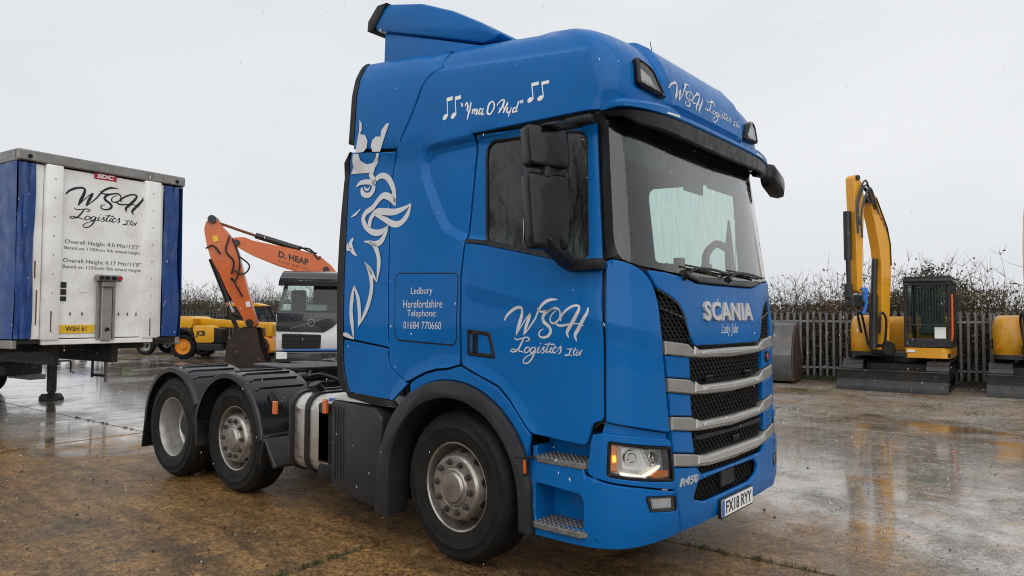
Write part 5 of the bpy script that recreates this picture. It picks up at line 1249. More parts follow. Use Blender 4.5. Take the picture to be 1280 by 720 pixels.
def tracks(par,L,W,wid,H,mt,x0=0,seg=26):
    """two crawler tracks along local x, each with its pads"""
    for y in (-W/2+wid/2,W/2-wid/2):
        r=H/2; path=[]
        n=8
        for i in range(n+1): t=math.pi/2-math.pi*i/n; path.append((x0+L/2-r+r*math.cos(t),r+r*math.sin(t)))
        for i in range(n+1): t=-math.pi/2-math.pi*i/n; path.append((x0-L/2+r+r*math.cos(t),r+r*math.sin(t)))
        P_=dense(path,.155); m=MB(); k=len(P_)
        rings=[[(x,y+s*wid/2*.9,z) for x,z in P_] for s in (-1,1)]
        m.add(rings[0]+rings[1],[(i,(i+1)%k,k+(i+1)%k,k+i) for i in range(k)]); 
        tr_=m.build('track_belt',mt,par,ang=30)
        pads=MB()
        for i in range(k):
            a,b=P_[i],P_[(i+1)%k]; an=math.atan2(b[1]-a[1],b[0]-a[0]); c=((a[0]+b[0])/2,y,(a[1]+b[1])/2)
            pads.box(c,(.125,wid,.035),.006,(0,-an,0))
        o=pads.build('track_pads',mt,tr_); o['kind']='stuff'
        MB().box((x0,y,H/2),(L-H*.9,wid*.7,H*.55),.03).build('track_frame',mt,tr_)
        for x in (x0-L/2+r,x0+L/2-r): MB().cyl((x,y-wid*.42,r),(x,y+wid*.42,r),r*.72,n=20).build('sprocket',mt,tr_)
# body of the orange machine (behind the lorries)
tracks(OX,4.2,3.0,.6,.95,'chassis',x0=5.6)
MB().box((5.7,0,1.55),(3.9,2.7,1.0),.10,seg=2).box((7.2,0,1.6),(1.2,2.6,1.2),.2,seg=2).build('house','orange_paint',OX)
MB().box((4.6,-.9,2.1),(1.5,.95,1.7),.08,seg=2).build('cab','hydraulic_black',OX); MB().cyl((5.6,0,.9),(5.6,0,1.1),.7,n=20).build('slew_ring','chassis',OX)
# ================================================================ yellow telehandler
JX=thing('telehandler','yellow telescopic handler with orange wheel hubs parked beyond the muddy bucket','telehandler',(-23.66,8.6,0),VR)
q=lambda px,py:((px-243)/32.3,1.65+(393.8-py)/32.3)
def jp(pts,y0,y1,name,m,bev=.02,rp=.04): return MB().prism(roundpoly([q(*p) for p in pts],rp),y0,y1,'xz',bev,2).build(name,m,JX,ang=45)
jp([(226,398),(228,395.5),(246,395.5),(252,398),(249,409),(243,414),(228,418)],-.75,.9,'rear_body','loader_yellow')
jp([(246,397),(289,400),(322,402),(336,403),(336,410),(322,410),(289,409),(250,408)],-.25,.15,'telescopic_boom','loader_yellow')
jp([(228,419),(240,411),(252,412),(290,428),(330,428),(330,434),(250,434),(232,430)],-.6,.9,'chassis_body','chassis')
jp([(255,409),(258,406.5),(276,406),(281,409),(281,427),(259,427)],-1.05,-.5,'engine_cover','loader_yellow',.05,.1)
jp([(281,409),(290,411),(292,428),(281,427.5)],-1.04,-.5,'engine_grille','black_trim')
jp([(259,427.5),(290,428.5),(289,437),(260,436)],-1.0,-.4,'side_step','grey_plastic')
flat(fit('JCB',.36,.24,bold=.05),lambda u,v:(q(264.8,420)[0]+u,-1.056,q(264.8,420.5)[1]+v)).build('body_lettering','ink_black',JX,ang=0)
# cab frame on the far side of the boom
cf=[(278,400),(282.5,380),(310,379.5),(324,382),(331,400)]
m=MB(); pts=[q(*p) for p in cf]
for y in (.25,1.05):
    for a,b in zip(pts,pts[1:]): m.tube([(a[0],y,a[1]),(b[0],y,b[1])],.045,6)
    a,b=q(303,379.7),q(303,400); m.tube([(a[0],y,a[1]),(b[0],y,b[1])],.04,6)
m.build('cab_frame','black_trim',JX)
jp([(281,380.5),(284,378.5),(312,378),(325,381),(324,382.5),(283,382)],.2,1.1,'cab_roof','loader_yellow')
for y in (.26,1.04): MB().add([(*q(280,399)[:1],y,q(280,399)[1]),(q(330,399)[0],y,q(330,399)[1]),(q(323,382)[0],y,q(323,382)[1]),(q(283,382)[0],y,q(283,382)[1])],[(0,1,2,3)]).build('cab_glass','glass_side',JX,ang=0)
a=q(300,398); MB().box((a[0],.65,a[1]-.1),(1.3,.75,.5),.05).box((a[0]-.3,.65,a[1]+.2),(.14,.45,.5),.05).build('cab_interior','seat_cloth',JX)
jp([(322,402),(342,402.5),(344,406),(342,420),(336,420),(335,410),(322,410)],-.35,.25,'boom_head','loader_yellow')
jp([(320,412),(330,412),(334,427),(340,432),(342,440),(330,440),(322,430)],-.4,.3,'front_frame','loader_yellow')
jp([(336,420),(343,424),(347,438),(341,441),(337,432)],-.7,.6,'fork_carriage','hub_orange')
a=q(281,381); MB().box((a[0],.2,a[1]+.03),(.12,.1,.14),.03).build('beacon','amber',JX)
jp([(231,421),(233,413),(243,408.5),(253,412),(259,422),(257,423),(250,415),(243,412),(236,415),(233,422)],-1.12,-.72,'rear_mudguard','black_trim')
def jwheel(x,y):
    w_=node('wheel',JX,(x,y,.47),(0,0,math.pi if y>0 else 0)); h=.19
    n=72; prof=[(.29,-h+.03),(.36,-h),(.43,-h+.02),(.475,-h+.06),(.475,h-.06),(.43,h-.02),(.36,h),(.29,h-.03)]
    MB().lathe(prof,n=n,mod=lambda i,k:(-.03 if (prof[i][0]>.42 and (k//3+(1 if i>3 else 0))%2) else 0)).build('tyre','rubber',w_,ang=40)
    MB().lathe([(.30,h-.05),(.30,h-.03),(.28,h-.035),(.26,h-.09),(.20,h-.11),(.13,h-.10),(.12,h-.06),(.06,h-.05),(.001,h-.05)],n=36).build('rim','hub_orange',w_,ang=30)
for x,y in ((0,-.85),(0,.95),(2.65,-.85),(2.65,.95)): jwheel(x,y)
MB().cyl((0,-.8,.47),(0,.9,.47),.08).cyl((2.65,-.8,.47),(2.65,.9,.47),.08).build('axles','chassis',JX)
# ================================================================ low flat trailer far behind
FX=thing('flat_trailer','dark low flatbed trailer with grey wheel seen beneath the curtain trailer','trailer',(-27.12,8.39,0),VR)
q=lambda px,py:((px-187)/30.,max(.0,1.65+(393.6-py)/30.))
MB().box((-.9,.6,.80),(6.4,1.9,.16),.02).build('deck','chassis',FX); MB().box((-.9,-.3,.62),(6.2,.08,.2),.01).build('side_beam','chassis',FX)
MB().box((-2.3,-.37,.83),(1.5,.05,.10),.01).build('blue_rail','blue_plastic',FX)
mat('green_plastic',(.05,.22,.04),.5); MB().box((-.68,-.33,.72),(.42,.25,.26),.03).build('green_box','green_plastic',FX)
for x in (-.45,-2.9,1.55): MB().box((x,-.35,.55),(.6,.3,.35),.03).build('tool_box','chassis',FX)
for x in (0,-3.9): 
    for y in (-.3,1.5):
        w_=node('wheel',FX,(x,y,.37),(0,0,math.pi if y>.5 else 0)); w_.scale=(.74,.74,.74)
        for k,nm in (('tyre_s','tyre'),('rim_d','rim')): fix(bpy.data.objects.new(nm,ME[k]),w_)
MB().box((1.0,-.2,.72),(1.3,.5,.25),.03).box((2.1,-.1,.5),(.9,.5,.45),.04).build('drawbar_gear','chassis',FX)
# ================================================================ yellow excavators on the right
mat('exc_black',(.014,.014,.015),.42,var=.25,dirt=(.06,.05,.04),dirt_amt=.35)
mat('blade_steel',(.030,.031,.033),.40,.3,var=.25,dirt=(.08,.06,.045),dirt_amt=.5,scale=4)
mat('boom_grey',(.06,.06,.06),.5); mat('hose_blue',(.02,.16,.55),.4); mat('belt_orange',(.75,.12,.01),.5)
def excavator(label,loc,rz,swing,lean=0):
    T=thing('excavator',label,'excavator',loc,rz,'yellow excavators by the fence')
    tracks(T,2.55,2.2,.45,.66,'exc_black')
    MB().box((0,0,.45),(1.3,1.4,.35),.05).cyl((0,0,.6),(0,0,.80),.55,n=24).build('undercarriage','exc_black',T)
    pr=[(1.72,.0),(1.80,.0),(1.79,.10),(1.735,.25),(1.775,.42),(1.81,.47),(1.75,.48),(1.69,.40),(1.66,.22)]
    MB().prism(pr,-1.12,1.12,'xz',.006).build('dozer_blade','blade_steel',T)
    for y in (-.55,.55): MB().box((1.2,y,.35),(1.1,.14,.16),.02).build('blade_arm','exc_black',T)
    # house
    MB().prism(roundpoly([(-1.30,-.95),(-1.15,-1.08),(.85,-1.02),(.98,-.85),(.98,1.02),(.9,1.1),(-1.0,1.12),(-1.3,.9)],.15),.76,.86,'xy',.02).build('platform','exc_black',T)
    rings=[]
    for z,f_ in ((.80,.93),(.86,.98),(1.15,1.0),(1.45,.99),(1.62,.93),(1.70,.84),(1.73,.70)):
        p=roundpoly([(-1.25,-1.03),(.55,-1.05),(.90,-.90),(.92,-.42),(.55,-.36),(-1.25,-.36)],.2); cx,cy=-.2,-.62
        rings.append([(cx+(x-cx)*f_,cy+(y-cy)*f_,z) for x,y in p])
    MB().loft(rings).build('side_cover','machine_yellow',T,ang=40)
    MB().box((.0,-1.062,1.17),(1.4,.01,.014)).build('cover_seam','void_black',T)
    MB().box((.55,-1.06,1.10),(.12,.08,.22),.02).build('side_vent','exc_black',T)
    MB().box((.93,-.92,1.02),(.03,.05,.08),.01).build('front_marker','belt_orange',T)
    rings=[]
    for z,f_ in ((.78,.95),(.9,1.),(1.5,1.),(1.66,.94),(1.70,.85)):
        p=roundpoly([(-1.45,-.85),(-1.2,-1.02),(-.75,-1.0),(-.75,1.08),(-1.1,1.10),(-1.4,.9)],.2); rings.append([(-1.05+(x+1.05)*f_,y*f_,z) for x,y in p])
    MB().loft(rings).build('counterweight','machine_yellow',T,ang=40)
    MB().prism(roundpoly([(-.8,.20),(.98,.20),(1.0,1.0),(.9,1.1),(-.8,1.13)],.06),.74,.98,'xy',.03).build('cab_skirt','machine_yellow',T)
    MB().box((.99,.33,.90),(.02,.16,.06),.004).build('skirt_decal','plate_white',T)
    # cab: posts, rails, panes, guard
    x0,x1,y0,y1,z0,z1=-.62,1.0,.20,1.14,.99,2.52
    cab=MB().box(((x0+x1)/2,(y0+y1)/2,z0+.03),(x1-x0,y1-y0,.06),.015).build('cab_base','exc_black',T)
    for x,y in ((x1-.04,y0+.04),(x1-.04,y1-.04),(x0+.04,y0+.04),(x0+.04,y1-.04),(.15,y1-.04)):
        MB().box((x,y,(z0+z1)/2),(.085,.085,z1-z0),.02).build('cab_post','exc_black',T)
    MB().box(((x0+x1)/2,(y0+y1)/2,z1),(x1-x0+.06,y1-y0+.04,.09),.03,seg=2).build('cab_roof','exc_black',T)
    MB().box((x1-.03,(y0+y1)/2,1.10),(.05,y1-y0-.1,.20),.01).build('cab_sill','exc_black',T)
    for nm,vv in (('front_window',[(x1-.03,y0+.08,1.18),(x1-.03,y1-.08,1.18),(x1-.03,y1-.08,z1-.04),(x1-.03,y0+.08,z1-.04)]),
                  ('side_window',[(x0+.08,y1-.03,1.3),(x1-.08,y1-.03,1.3),(x1-.08,y1-.03,z1-.04),(x0+.08,y1-.03,z1-.04)]),
                  ('side_window',[(x0+.08,y0+.03,1.3),(x1-.08,y0+.03,1.3),(x1-.08,y0+.03,z1-.04),(x0+.08,y0+.03,z1-.04)]),
                  ('rear_window',[(x0+.03,y0+.08,1.5),(x0+.03,y1-.08,1.5),(x0+.03,y1-.08,z1-.04),(x0+.03,y0+.08,z1-.04)])):
        MB().add(vv,[(0,1,2,3)]).build(nm,'glass_far',T,ang=0)
    MB().box((.2,y1-.02,1.15),(1.4,.03,.30),.01).build('cab_door_panel','exc_black',T)
    MB().tube([(x1+.01,y1+.0,1.15),(x1+.03,y1+.02,1.3),(x1+.03,y1+.02,2.2)],.022,6).build('grab_rail','belt_orange',T)
    for k in range(13):
        y=y0+.12+k*(y1-y0-.24)/12; MB().box((x1+.06,y,1.98),(.012,.014,.92)).build('guard_bar','exc_black',T)
    for z in (1.5,2.44): MB().box((x1+.06,(y0+y1)/2,z),(.03,y1-y0-.06,.035),.006).build('guard_rail','exc_black',T)
    for k in range(9):
        y=y0+.03+k*(y1-y0-.06)/8; MB().box((.2,y,2.62),(1.5,.03,.03)).build('roof_guard_bar','exc_black',T)
    for x in (-.5,.92): MB().box((x,(y0+y1)/2,2.595),(.05,y1-y0,.06),.006).build('roof_guard_rail','exc_black',T)
    MB().box((-.1,.66,1.35),(.5,.5,.2),.05).box((-.38,.66,1.75),(.14,.5,.75),.06).build('driver_seat','seat_cloth',T)
    MB().box((x1+.005,.92,1.33),(.01,.22,.26),.002).build('window_sticker','plate_white',T)
    # boom set, swinging about the post
    B=node('boom_set',T,(1.08,-.28,0),(R(lean),0,R(swing)))
    MB().prism(roundpoly([(-.30,.78),(.10,.80),(.14,1.05),(.02,1.15),(-.25,1.05)],.05),-.19,.19,'xz',.02).build('swing_post','exc_black',B)
    bo=roundpoly([(x*.54+.0,z) for x,z in [(.24,.90),(.20,1.95),(.17,2.85),(.27,3.28),(.52,3.83),(.74,4.2),(.78,4.48),(.66,4.56),(.46,4.52),(.14,4.2),(-.24,3.83),(-.44,3.35),(-.46,2.9),(-.32,1.95),(-.22,.92)]],.05)
    MB().prism(bo,-.125,.125,'xz',.012).build('boom','machine_yellow',B,ang=40)
    ar=roundpoly([(.96,4.90),(.88,4.98),(.76,4.94),(.64,4.62),(.62,4.3),(.68,3.3),(.72,2.35),(.78,2.22),(.88,2.28),(.90,3.4),(.93,4.3)],.04)
    MB().prism(ar,-.115,.115,'xz',.012).build('dipper_arm','machine_yellow',B,ang=40)
    MB().cyl((.84,-.15,4.90),(.84,.15,4.90),.06,n=14).cyl((.50,-.16,4.44),(.50,.16,4.44),.09,n=16).build('pivot_pin','exc_black',B)
    MB().cyl((1.03,-.02,4.12),(1.02,-.02,3.0),.085,n=14).build('bucket_ram','hydraulic_black',B); MB().cyl((1.02,-.02,3.0),(1.0,-.02,2.40),.05,n=12).build('ram_rod','exc_black',B)
    MB().cyl((.26,0,.95),(.22,0,2.2),.09,n=14).build('boom_ram','hydraulic_black',B); MB().cyl((.22,0,2.2),(.16,0,3.05),.065,n=12).build('ram_rod','hydraulic_black',B)
    MB().cyl((-.20,0,3.72),(.16,0,4.5),.065,n=12).cyl((.16,0,4.5),(.80,0,4.92),.04,n=12).build('dipper_ram','hydraulic_black',B)
    MB().box((.88,0,2.10),(.34,.24,.16),.03).box((1.04,0,2.28),(.10,.18,.34),.02).box((.88,0,1.98),(.40,.30,.12),.02).build('quick_hitch','exc_black',B)
    MB().tube([(.80,.16,2.35),(.72,.19,2.2),(.70,.18,1.95),(.76,.15,1.75)],.035,6,4).box((.70,.17,2.22),(.12,.07,.28),.02).build('hitch_hose','hose_blue',B)
    for k,(y,pts) in enumerate(((.15,[(.30,4.2),(.58,4.75),(.86,4.3),(.84,3.8)]),(.17,[(.40,4.3),(.64,4.85),(.92,4.3),(.90,3.6)]),(.19,[(.25,4.1),(.52,4.68),(.8,4.1),(.80,3.5)]))):
        MB().tube([(x,y,z) for x,z in pts],.024,6,5).build('hydraulic_hose','boom_grey' if k<3 else 'hydraulic_black',B)
    for k,(a,b) in enumerate((((.2,-.18,1.0),(.45,-.25,1.75)),((.1,.18,1.0),(.35,.26,1.7)))):
        MB().tube([a,((a[0]+.05),a[1]*1.5,1.6),(a[0]+.15,a[1]*1.4,1.78),b,(b[0]-.05,b[1]*.8,1.3)],.03,6,4).build('post_hose','hydraulic_black',B)
    MB().tube([(-.22,.14,2.9),(-.20,.14,3.4),(-.10,.14,3.8),(.24,.14,4.46)],.014,6).build('boom_pipe','exc_black',B)
    ang=math.atan2(.95,.80)
    flat(fit('LIUGONG',.95,.11,bold=.04),lambda u,v:(.06-u*math.cos(ang)*.8+v*math.sin(ang)*.0+.0,.128,3.92-u*math.sin(ang)+v)).build('boom_lettering','boom_grey',B,ang=0)
    return T
excavator('yellow excavator with raised boom and barred black cab, whole in view before the fence',(-.43,14.85,0),R(-86),-30)
excavator('yellow excavator cut off by the edge of the photo, only its rounded cover showing',(2.46,15.25,0),R(-86),9)
# ================================================================ loader bucket on the ground
mat('bucket_grey',(.10,.10,.10),.38,.5,var=.25,dirt=(.08,.055,.04),dirt_amt=.6,scale=3)
mat('bucket_brown',(.060,.040,.032),.55,.2,var=.35,dirt=(.10,.055,.03),dirt_amt=.6,scale=4,bump=.3,bscale=20)
BK=thing('loader_bucket','large empty steel loader bucket standing on the concrete against the fence','bucket',(-2.72,14.25,0),R(8))
pr=[(-.72,.06),(.55,.02),(.60,.05),(-.55,.12),(-.70,.30),(-.76,.70),(-.62,1.12),(-.30,1.42),(.10,1.50),(.10,1.54),(-.34,1.47),(-.68,1.16),(-.83,.72),(-.77,.28)]
BM=Matrix.Rotation(R(90),4,'Z')
def bp_(mb,name,m): return mb.xf(BM).build(name,m,BK,ang=40)
bp_(MB().prism([( x,z) for x,z in pr],0,2.4,'xz',.004),'bucket_shell','bucket_grey')
sd_=[(-.72,.05),(.58,.03),(.66,.12),(.20,1.20),(.10,1.52),(-.30,1.45),(-.64,1.14),(-.80,.70),(-.75,.28)]
for y in (-.035,2.4): bp_(MB().prism(sd_,y,y+.035,'xz',.006),'side_plate','bucket_brown')
bp_(MB().box((.13,1.2,1.53),(.14,2.4,.05),.01),'top_lip','bucket_grey')
for y in (1.7,.5): bp_(MB().box((-.62,y,1.3),(.25,.06,.5),.02,(0,R(35),0)),'hitch_ear','bucket_grey')
# ================================================================ palisade fence
mat('galv',(.24,.25,.26),.48,.45,var=.16,dirt=(.09,.085,.07),dirt_amt=.4,scale=6)
mat('galv_dark',(.09,.095,.10),.5,.4,var=.2)
def pale_mesh(h,m):
    w=.035; prof=[(-w,.012),(-.022,.0),(-.010,.012),(.010,.012),(.022,.0),(w,.012)]; V=[]
    mb=MB(); n=len(prof)
    lv=[(.06,1),(h-.12,1)]
    rings=[[(x,y,z) for x,y in prof]+[(x,y+.004,z) for x,y in prof[::-1]] for z,_ in lv]
    mb.loft(rings)
    # three-pronged head
    for sx in (-1,0,1):
        a=sx*.028; mb.add([(a-.012,.008,h-.12),(a+.012,.008,h-.12),(a+sx*.02,.008-.004*abs(sx),h-(0 if sx==0 else .03)),(a-.012,.013,h-.12),(a+.012,.013,h-.12)],[(0,1,2),(4,3,2),(0,2,3),(1,4,2)])
    return mb.mesh('pale',m,30)
def fence(label,p0,p1,h,m,pitch=.165,post=2.75):
    p0,p1=Vector(p0),Vector(p1); d=p1-p0; L_=d.length; a=math.atan2(d.y,d.x)
    F=thing('palisade_fence',label,'fence',(p0.x,p0.y,0),a); me=pale_mesh(h,m)
    for k in range(int(L_/pitch)):
        o=bpy.data.objects.new('pale',me); fix(o,F); o.location=(k*pitch+.08,-.03,random.uniform(-.012,.012)); o.rotation_euler=(0,random.uniform(-.006,.006),0)
    for z in (.30,h-.32): MB().box((L_/2,.02,z),(L_,.045,.055),.004).build('rail',m,F)
    for k in range(int(L_/post)+1): MB().box((k*post,.06,h/2-.05),(.055,.10,h-.1),.004).build('post',m,F)
    return F
random.seed(11)
fence('grey palisade fence of spiked steel pales behind the yellow excavators',(-14.5,12.15,0),(12.5,20.3,0),1.88,'galv')
rx=Vector((.768,.640,0)); ctr=Vector((-27.4,15.2,0))
fence('dark palisade fence of spiked pales behind the yellow telehandler',ctr-rx*9.5,ctr+rx*8.5,1.95,'galv_dark')
# ================================================================ hedges and trees
mat('twig',(.075,.058,.042),.85,var=.3,scale=3); mat('bark',(.06,.05,.04),.9,var=.3,scale=5,bump=.5,bscale=20)
def leafmat(name,cs):
    m,t,b,N,L=nodes(name); g=N('ShaderNodeNewGeometry'); n=N('ShaderNodeTexNoise',i_Scale=1.3,i_Detail=3.0); L(g.outputs['Position'],n.inputs['Vector'])
    wn_=N('ShaderNodeTexWhiteNoise'); L(g.outputs['Random Per Island'],wn_.inputs[0]) if False else None
    ad=N('ShaderNodeMath',operation='ADD'); ml=N('ShaderNodeMath',operation='MULTIPLY'); ml.inputs[1].default_value=.55
    L(g.outputs['Random Per Island'],ml.inputs[0]); L(ml.outputs[0],ad.inputs[0]); L(n.outputs['Fac'],ad.inputs[1])
    r=ramp(N,list(zip((.45,.75,1.0),cs))); L(ad.outputs[0],r.inputs[0]); L(r.outputs[0],b.inputs['Base Color']); b.inputs['Roughness'].default_value=.6
    b.inputs['Subsurface Weight'].default_value=0
leafmat('hedge_leaf',((.032,.034,.013),(.075,.062,.026),(.15,.105,.045)))
leafmat('brown_leaf',((.055,.034,.017),(.105,.066,.032),(.16,.11,.055)))
leafmat('evergreen_leaf',((.008,.016,.006),(.018,.034,.012),(.035,.055,.02)))
def leafquads(pts,sz,rng):
    v=[];f=[]
    for p in pts:
        a=rng.normal(size=3); a/=np.linalg.norm(a); b=np.cross(a,rng.normal(size=3)); b/=np.linalg.norm(b); s=sz*rng.uniform(.6,1.3); k=len(v)
        v+=[p-a*s,p+b*s*.45,p+a*s,p-b*s*.45]; f.append((k,k+1,k+2,k+3))
    m=MB(); m.v=[tuple(float(c) for c in q) for q in v]; m.f=f; return m
def shrub_meshes(seed,H,Wd,leafn,dense_top=.7):
    rng=np.random.default_rng(seed); tw=MB(); lp=[]
    for i in range(46):
        x=rng.normal()*Wd*.33; y=rng.normal()*.35; h=H*rng.uniform(.55,1.0)*(1-.15*abs(x)/Wd); p=Vector((x,y,0)); dirv=Vector((rng.normal()*.16,rng.normal()*.16,1)); pts=[p.copy()]; n=6
        for k in range(n): dirv+=Vector((rng.normal()*.14,rng.normal()*.14,.05)); dirv.normalize(); p=p+dirv*(h/n); pts.append(p.copy())
        tw.tube(pts,[.020*(1-.85*k/n) for k in range(n+1)],4)
        for k in range(2,n+1):
            for b_ in range(3):
                d=Vector((rng.normal(),rng.normal(),abs(rng.normal())*.9+.3)).normalized(); l=rng.uniform(.15,.5); a=pts[k]; tw.tube([a,a+d*l*.6+Vector((0,0,.02)),a+d*l+Vector((0,0,.08))],[.006,.004,.0015],3)
                lp+= [np.array(a+d*l*rng.uniform(.2,1)) for _ in range(2)]
    pts=[]
    for i in range(leafn):
        z=H*dense_top*rng.power(1.3); pts.append(np.array((rng.normal()*Wd*.42,rng.normal()*.42,z))+0)
    lp=[p for p in lp if rng.random()<(.75 if p[2]<H*.75 else .22)]
    return tw, leafquads(pts+lp,.045,rng)
PROT=[]
for k,(H,Wd,n) in enumerate(((3.1,1.1,4200),(2.7,1.2,4600),(3.3,1.0,3800),(2.9,1.3,4300))):
    tw,lf=shrub_meshes(k+3,H,Wd,n); PROT.append((tw.mesh('stems','twig',0,False),lf.mesh('leaves','hedge_leaf' if k%2==0 else 'brown_leaf',0,False),None))
random.seed(21)
def shrub(k,x,y,s,rz,label,group):
    T=thing('hedge_shrub',label,'shrub',(x,y,-.05),rz,group); T.scale=(s,s,s*random.uniform(.9,1.08))
    for me,nm in ((PROT[k][0],'stems'),(PROT[k][1],'leaves')):
        fix(bpy.data.objects.new(nm,me),T)
n=0; x=-13.5
while x<13.5:
    y=12.15+(x+14.5)*.302+1.15+random.uniform(-.2,.3)
    shrub(n%4,x,y,random.uniform(.88,1.06),R(17)+random.choice((0,math.pi)),'leafy brown twiggy hedge shrub behind the grey palisade fence','hedge behind the grey fence'); x+=1.02; n+=1
    shrub((n+1)%4,x-.4,y+1.0,random.uniform(.9,1.05),R(17)+random.choice((0,math.pi)),'leafy brown twiggy hedge shrub behind the grey palisade fence','hedge behind the grey fence')
for k in range(17):
    p=ctr+rx*(-9.2+1.12*k)+Vector((-.64,.768,0))*(1.4+random.uniform(-.2,.3))
    shrub((k+1)%4,p.x-.7,p.y+.7,1.08,VR,'dull green hedge shrub beyond the yellow telehandler and dark fence','hedge behind the telehandler')
    shrub((k*3)%4,p.x,p.y,random.uniform(1.0,1.15),VR+random.choice((0,math.pi)),'dull green hedge shrub beyond the yellow telehandler and dark fence','hedge behind the telehandler')
def bare_tree(seed,H,levels=5):
    rng=np.random.default_rng(seed); m=MB()
    def br(p,d,l,r,lv):
        n=4; pts=[p.copy()]; q=p.copy(); dd=d.copy()
        for k in range(n): dd=(dd+Vector((rng.normal()*.10,rng.normal()*.10,.06))).normalized(); q=q+dd*(l/n); pts.append(q.copy())
        m.tube(pts,[r*(1-.45*k/n) for k in range(n+1)],6 if lv<2 else 3)
        if lv<levels:
            for k in range(4 if lv<3 else 3):
                i=rng.integers(2,n+1); a=rng.uniform(0,2*math.pi); sp=rng.uniform(.3,.75)
                nd=(dd*math.cos(sp)+Vector((math.cos(a),math.sin(a),.15))*math.sin(sp)).normalized(); br(pts[i],nd,l*rng.uniform(.55,.78),r*.5,lv+1)
    br(Vector((0,0,0)),Vector((0,0,1)),H*.36,.0095*H,0); return m
TM=[bare_tree(s,9.5).mesh('branches','bark',0,False) for s in (1,2)]
TK=MB().cyl((0,0,-.1),(0,0,1.2),.22,.16,12).mesh('trunk','bark')
for k,(x,y,s) in enumerate(((-17,-16,1.0),(-14,-19,1.1),(-10.8,-18,1.0),(-7.5,-19.5,1.1),(-20,-20,1.15),(-12.2,-22,1.2),(-9,-23,1.15),(-4.5,-21,1.0),(-1,-20,1.0),(-24,-19,1.1))):
    T=thing('bare_tree','leafless tree across the yard, mirrored in the blue lorry\'s door window','tree',(x,y,0),k*1.3,'leafless trees mirrored in the door window'); T.scale=(s*1.45,s*1.45,s*1.5)
    fix(bpy.data.objects.new('branches',TM[k%2]),T); fix(bpy.data.objects.new('trunk',TK),T)
# dark evergreen behind the cab of the excavator
rng=np.random.default_rng(5); T=thing('evergreen_tree','dark rounded evergreen tree rising above the hedge behind the excavator cab','tree',(-1.0,24.2,-.75))
MB().cyl((0,0,0),(0,0,2.6),.14,.08,10).tube([(0,0,1.6),(.5,.1,2.6),(.8,.1,3.2)],.05,6).tube([(0,0,1.8),(-.5,-.1,2.7),(-.7,0,3.3)],.05,6).build('trunk','bark',T)
pts=[]
for c in rng.normal(size=(26,3))*np.array((.75,.6,.62))+np.array((0,0,2.95)):
    pts+= [c+rng.normal(size=3)*.26 for _ in range(260)]
leafquads(pts,.07,rng).build('crown','evergreen_leaf',T,ang=0,recalc=False)
# ================================================================ small things on the ground, sleet in the air
mat('weed_green',(.055,.062,.022),.7,var=.4,scale=8); mat('crumb',(.035,.03,.026),.8,var=.5,scale=30); mat('sleet_white',(.85,.87,.9),.5,var=.02)
rng=np.random.default_rng(8)
def blades(m,x,y,n,h,sp):
    for _ in range(n):
        px,py=x+rng.normal()*sp,y+rng.normal()*sp; a=rng.uniform(0,2*math.pi); l=h*rng.uniform(.4,1.1); w_=.003
        dx,dy=math.cos(a)*l*.5,math.sin(a)*l*.5; nx,ny=-math.sin(a)*w_,math.cos(a)*w_
        m.add([(px-nx,py-ny,-.01),(px+nx,py+ny,-.01),(px+dx*.5,py+dy*.5,l*.7),(px+dx,py+dy,l*.85)],[(0,1,2),(0,2,3)])
m=MB()
for (u0,v0,u1,v1,n) in ((-.78,-2.15,-.78,-1.35,34),(1.0,.13,1.9,.13,26),(-9.5,.13,-6.8,.13,20),(-.78,6,-.78,9,10)):
    for k in range(n):
        t=rng.random(); x,y=yard_pt(u0+(u1-u0)*t,v0+(v1-v0)*t); blades(m,x,y,9,.035,.012)
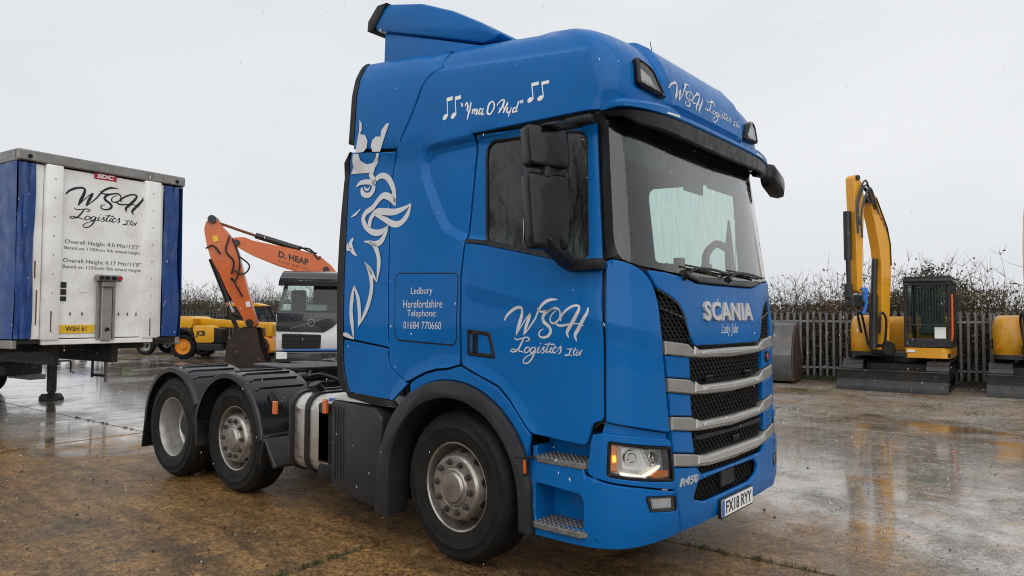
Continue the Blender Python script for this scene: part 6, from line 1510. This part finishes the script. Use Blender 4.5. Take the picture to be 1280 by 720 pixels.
for (x,y,n,s) in ((-1.9,11.9,60,.12),(-.9,8.4,30,.08),(.2,7.6,20,.06),(1.3,14.6,200,.35),(-1.9,14.9,160,.3),(.9,10.4,30,.1),(1.7,9.8,25,.1)):
    blades(m,x,y,n,.09,s)
for k in range(900):
    x=rng.uniform(-5,6); y=15.0+(x+3.08)*.302+rng.uniform(-.25,.7); blades(m,x,y,3,.13,.04)
o=m.build('weeds','weed_green',ang=0,recalc=False); o['kind']='stuff'; o['label']='sparse green weeds growing in the concrete joints and along the fence foot'; o['category']='weeds'
m=MB()
for k in range(2600):
    if k<1300: x,y=rng.uniform(-1,5.5),rng.uniform(.4,9)
    else: x,y=rng.uniform(-6,1.5),rng.uniform(-3.2,-1.3)
    s=rng.uniform(.0025,.008)*(2.2 if rng.random()<.06 else 1); z=s*.5
    pts=[(x+s*rng.uniform(.6,1.2)*a,y+s*rng.uniform(.6,1.2)*b,z+s*c*.6) for a,b,c in ((1,0,-.6),(0,1,-.6),(-1,0,-.6),(0,-1,-.6),(0,0,1))]
    m.add(pts,[(0,1,4),(1,2,4),(2,3,4),(3,0,4),(3,2,1,0)])
o=m.build('gravel','crumb',ang=0); o['kind']='stuff'; o['label']='dark crumbs of grit scattered over the wet concrete'; o['category']='gravel'
# wet sleet flakes, falling slightly slanted, through the whole yard
m=MB()
Cc=Vector((3.368,-4.636,1.655)); fwv=Vector((-.640,.768,0)); rv=Vector((.768,.640,0))
for k in range(3600):
    d=3.0+9.0*rng.random()**.7; p=Cc+fwv*d+rv*rng.uniform(-.8,.8)*d+Vector((0,0,rng.uniform(-1.0,1.0)*d*.5))
    if p.z<.02 or (-5.2<p.x<1.7 and -1.6<p.y<1.6): continue
    s=rng.uniform(.0011,.0027); e=Vector((rng.normal()*.3,rng.normal()*.3,-1)).normalized()*s*rng.uniform(1.5,5.); a=e.orthogonal().normalized()*s; b=e.cross(a).normalized()*s
    m.add([p+e,p+a,p+b,p-a,p-b,p-e],[(0,1,2),(0,2,3),(0,3,4),(0,4,1),(5,2,1),(5,3,2),(5,4,3),(5,1,4)])
o=m.build('sleet','sleet_white',ang=0,recalc=False); o['kind']='stuff'; o['label']='small white flakes of sleet falling over the yard'; o['category']='sleet'
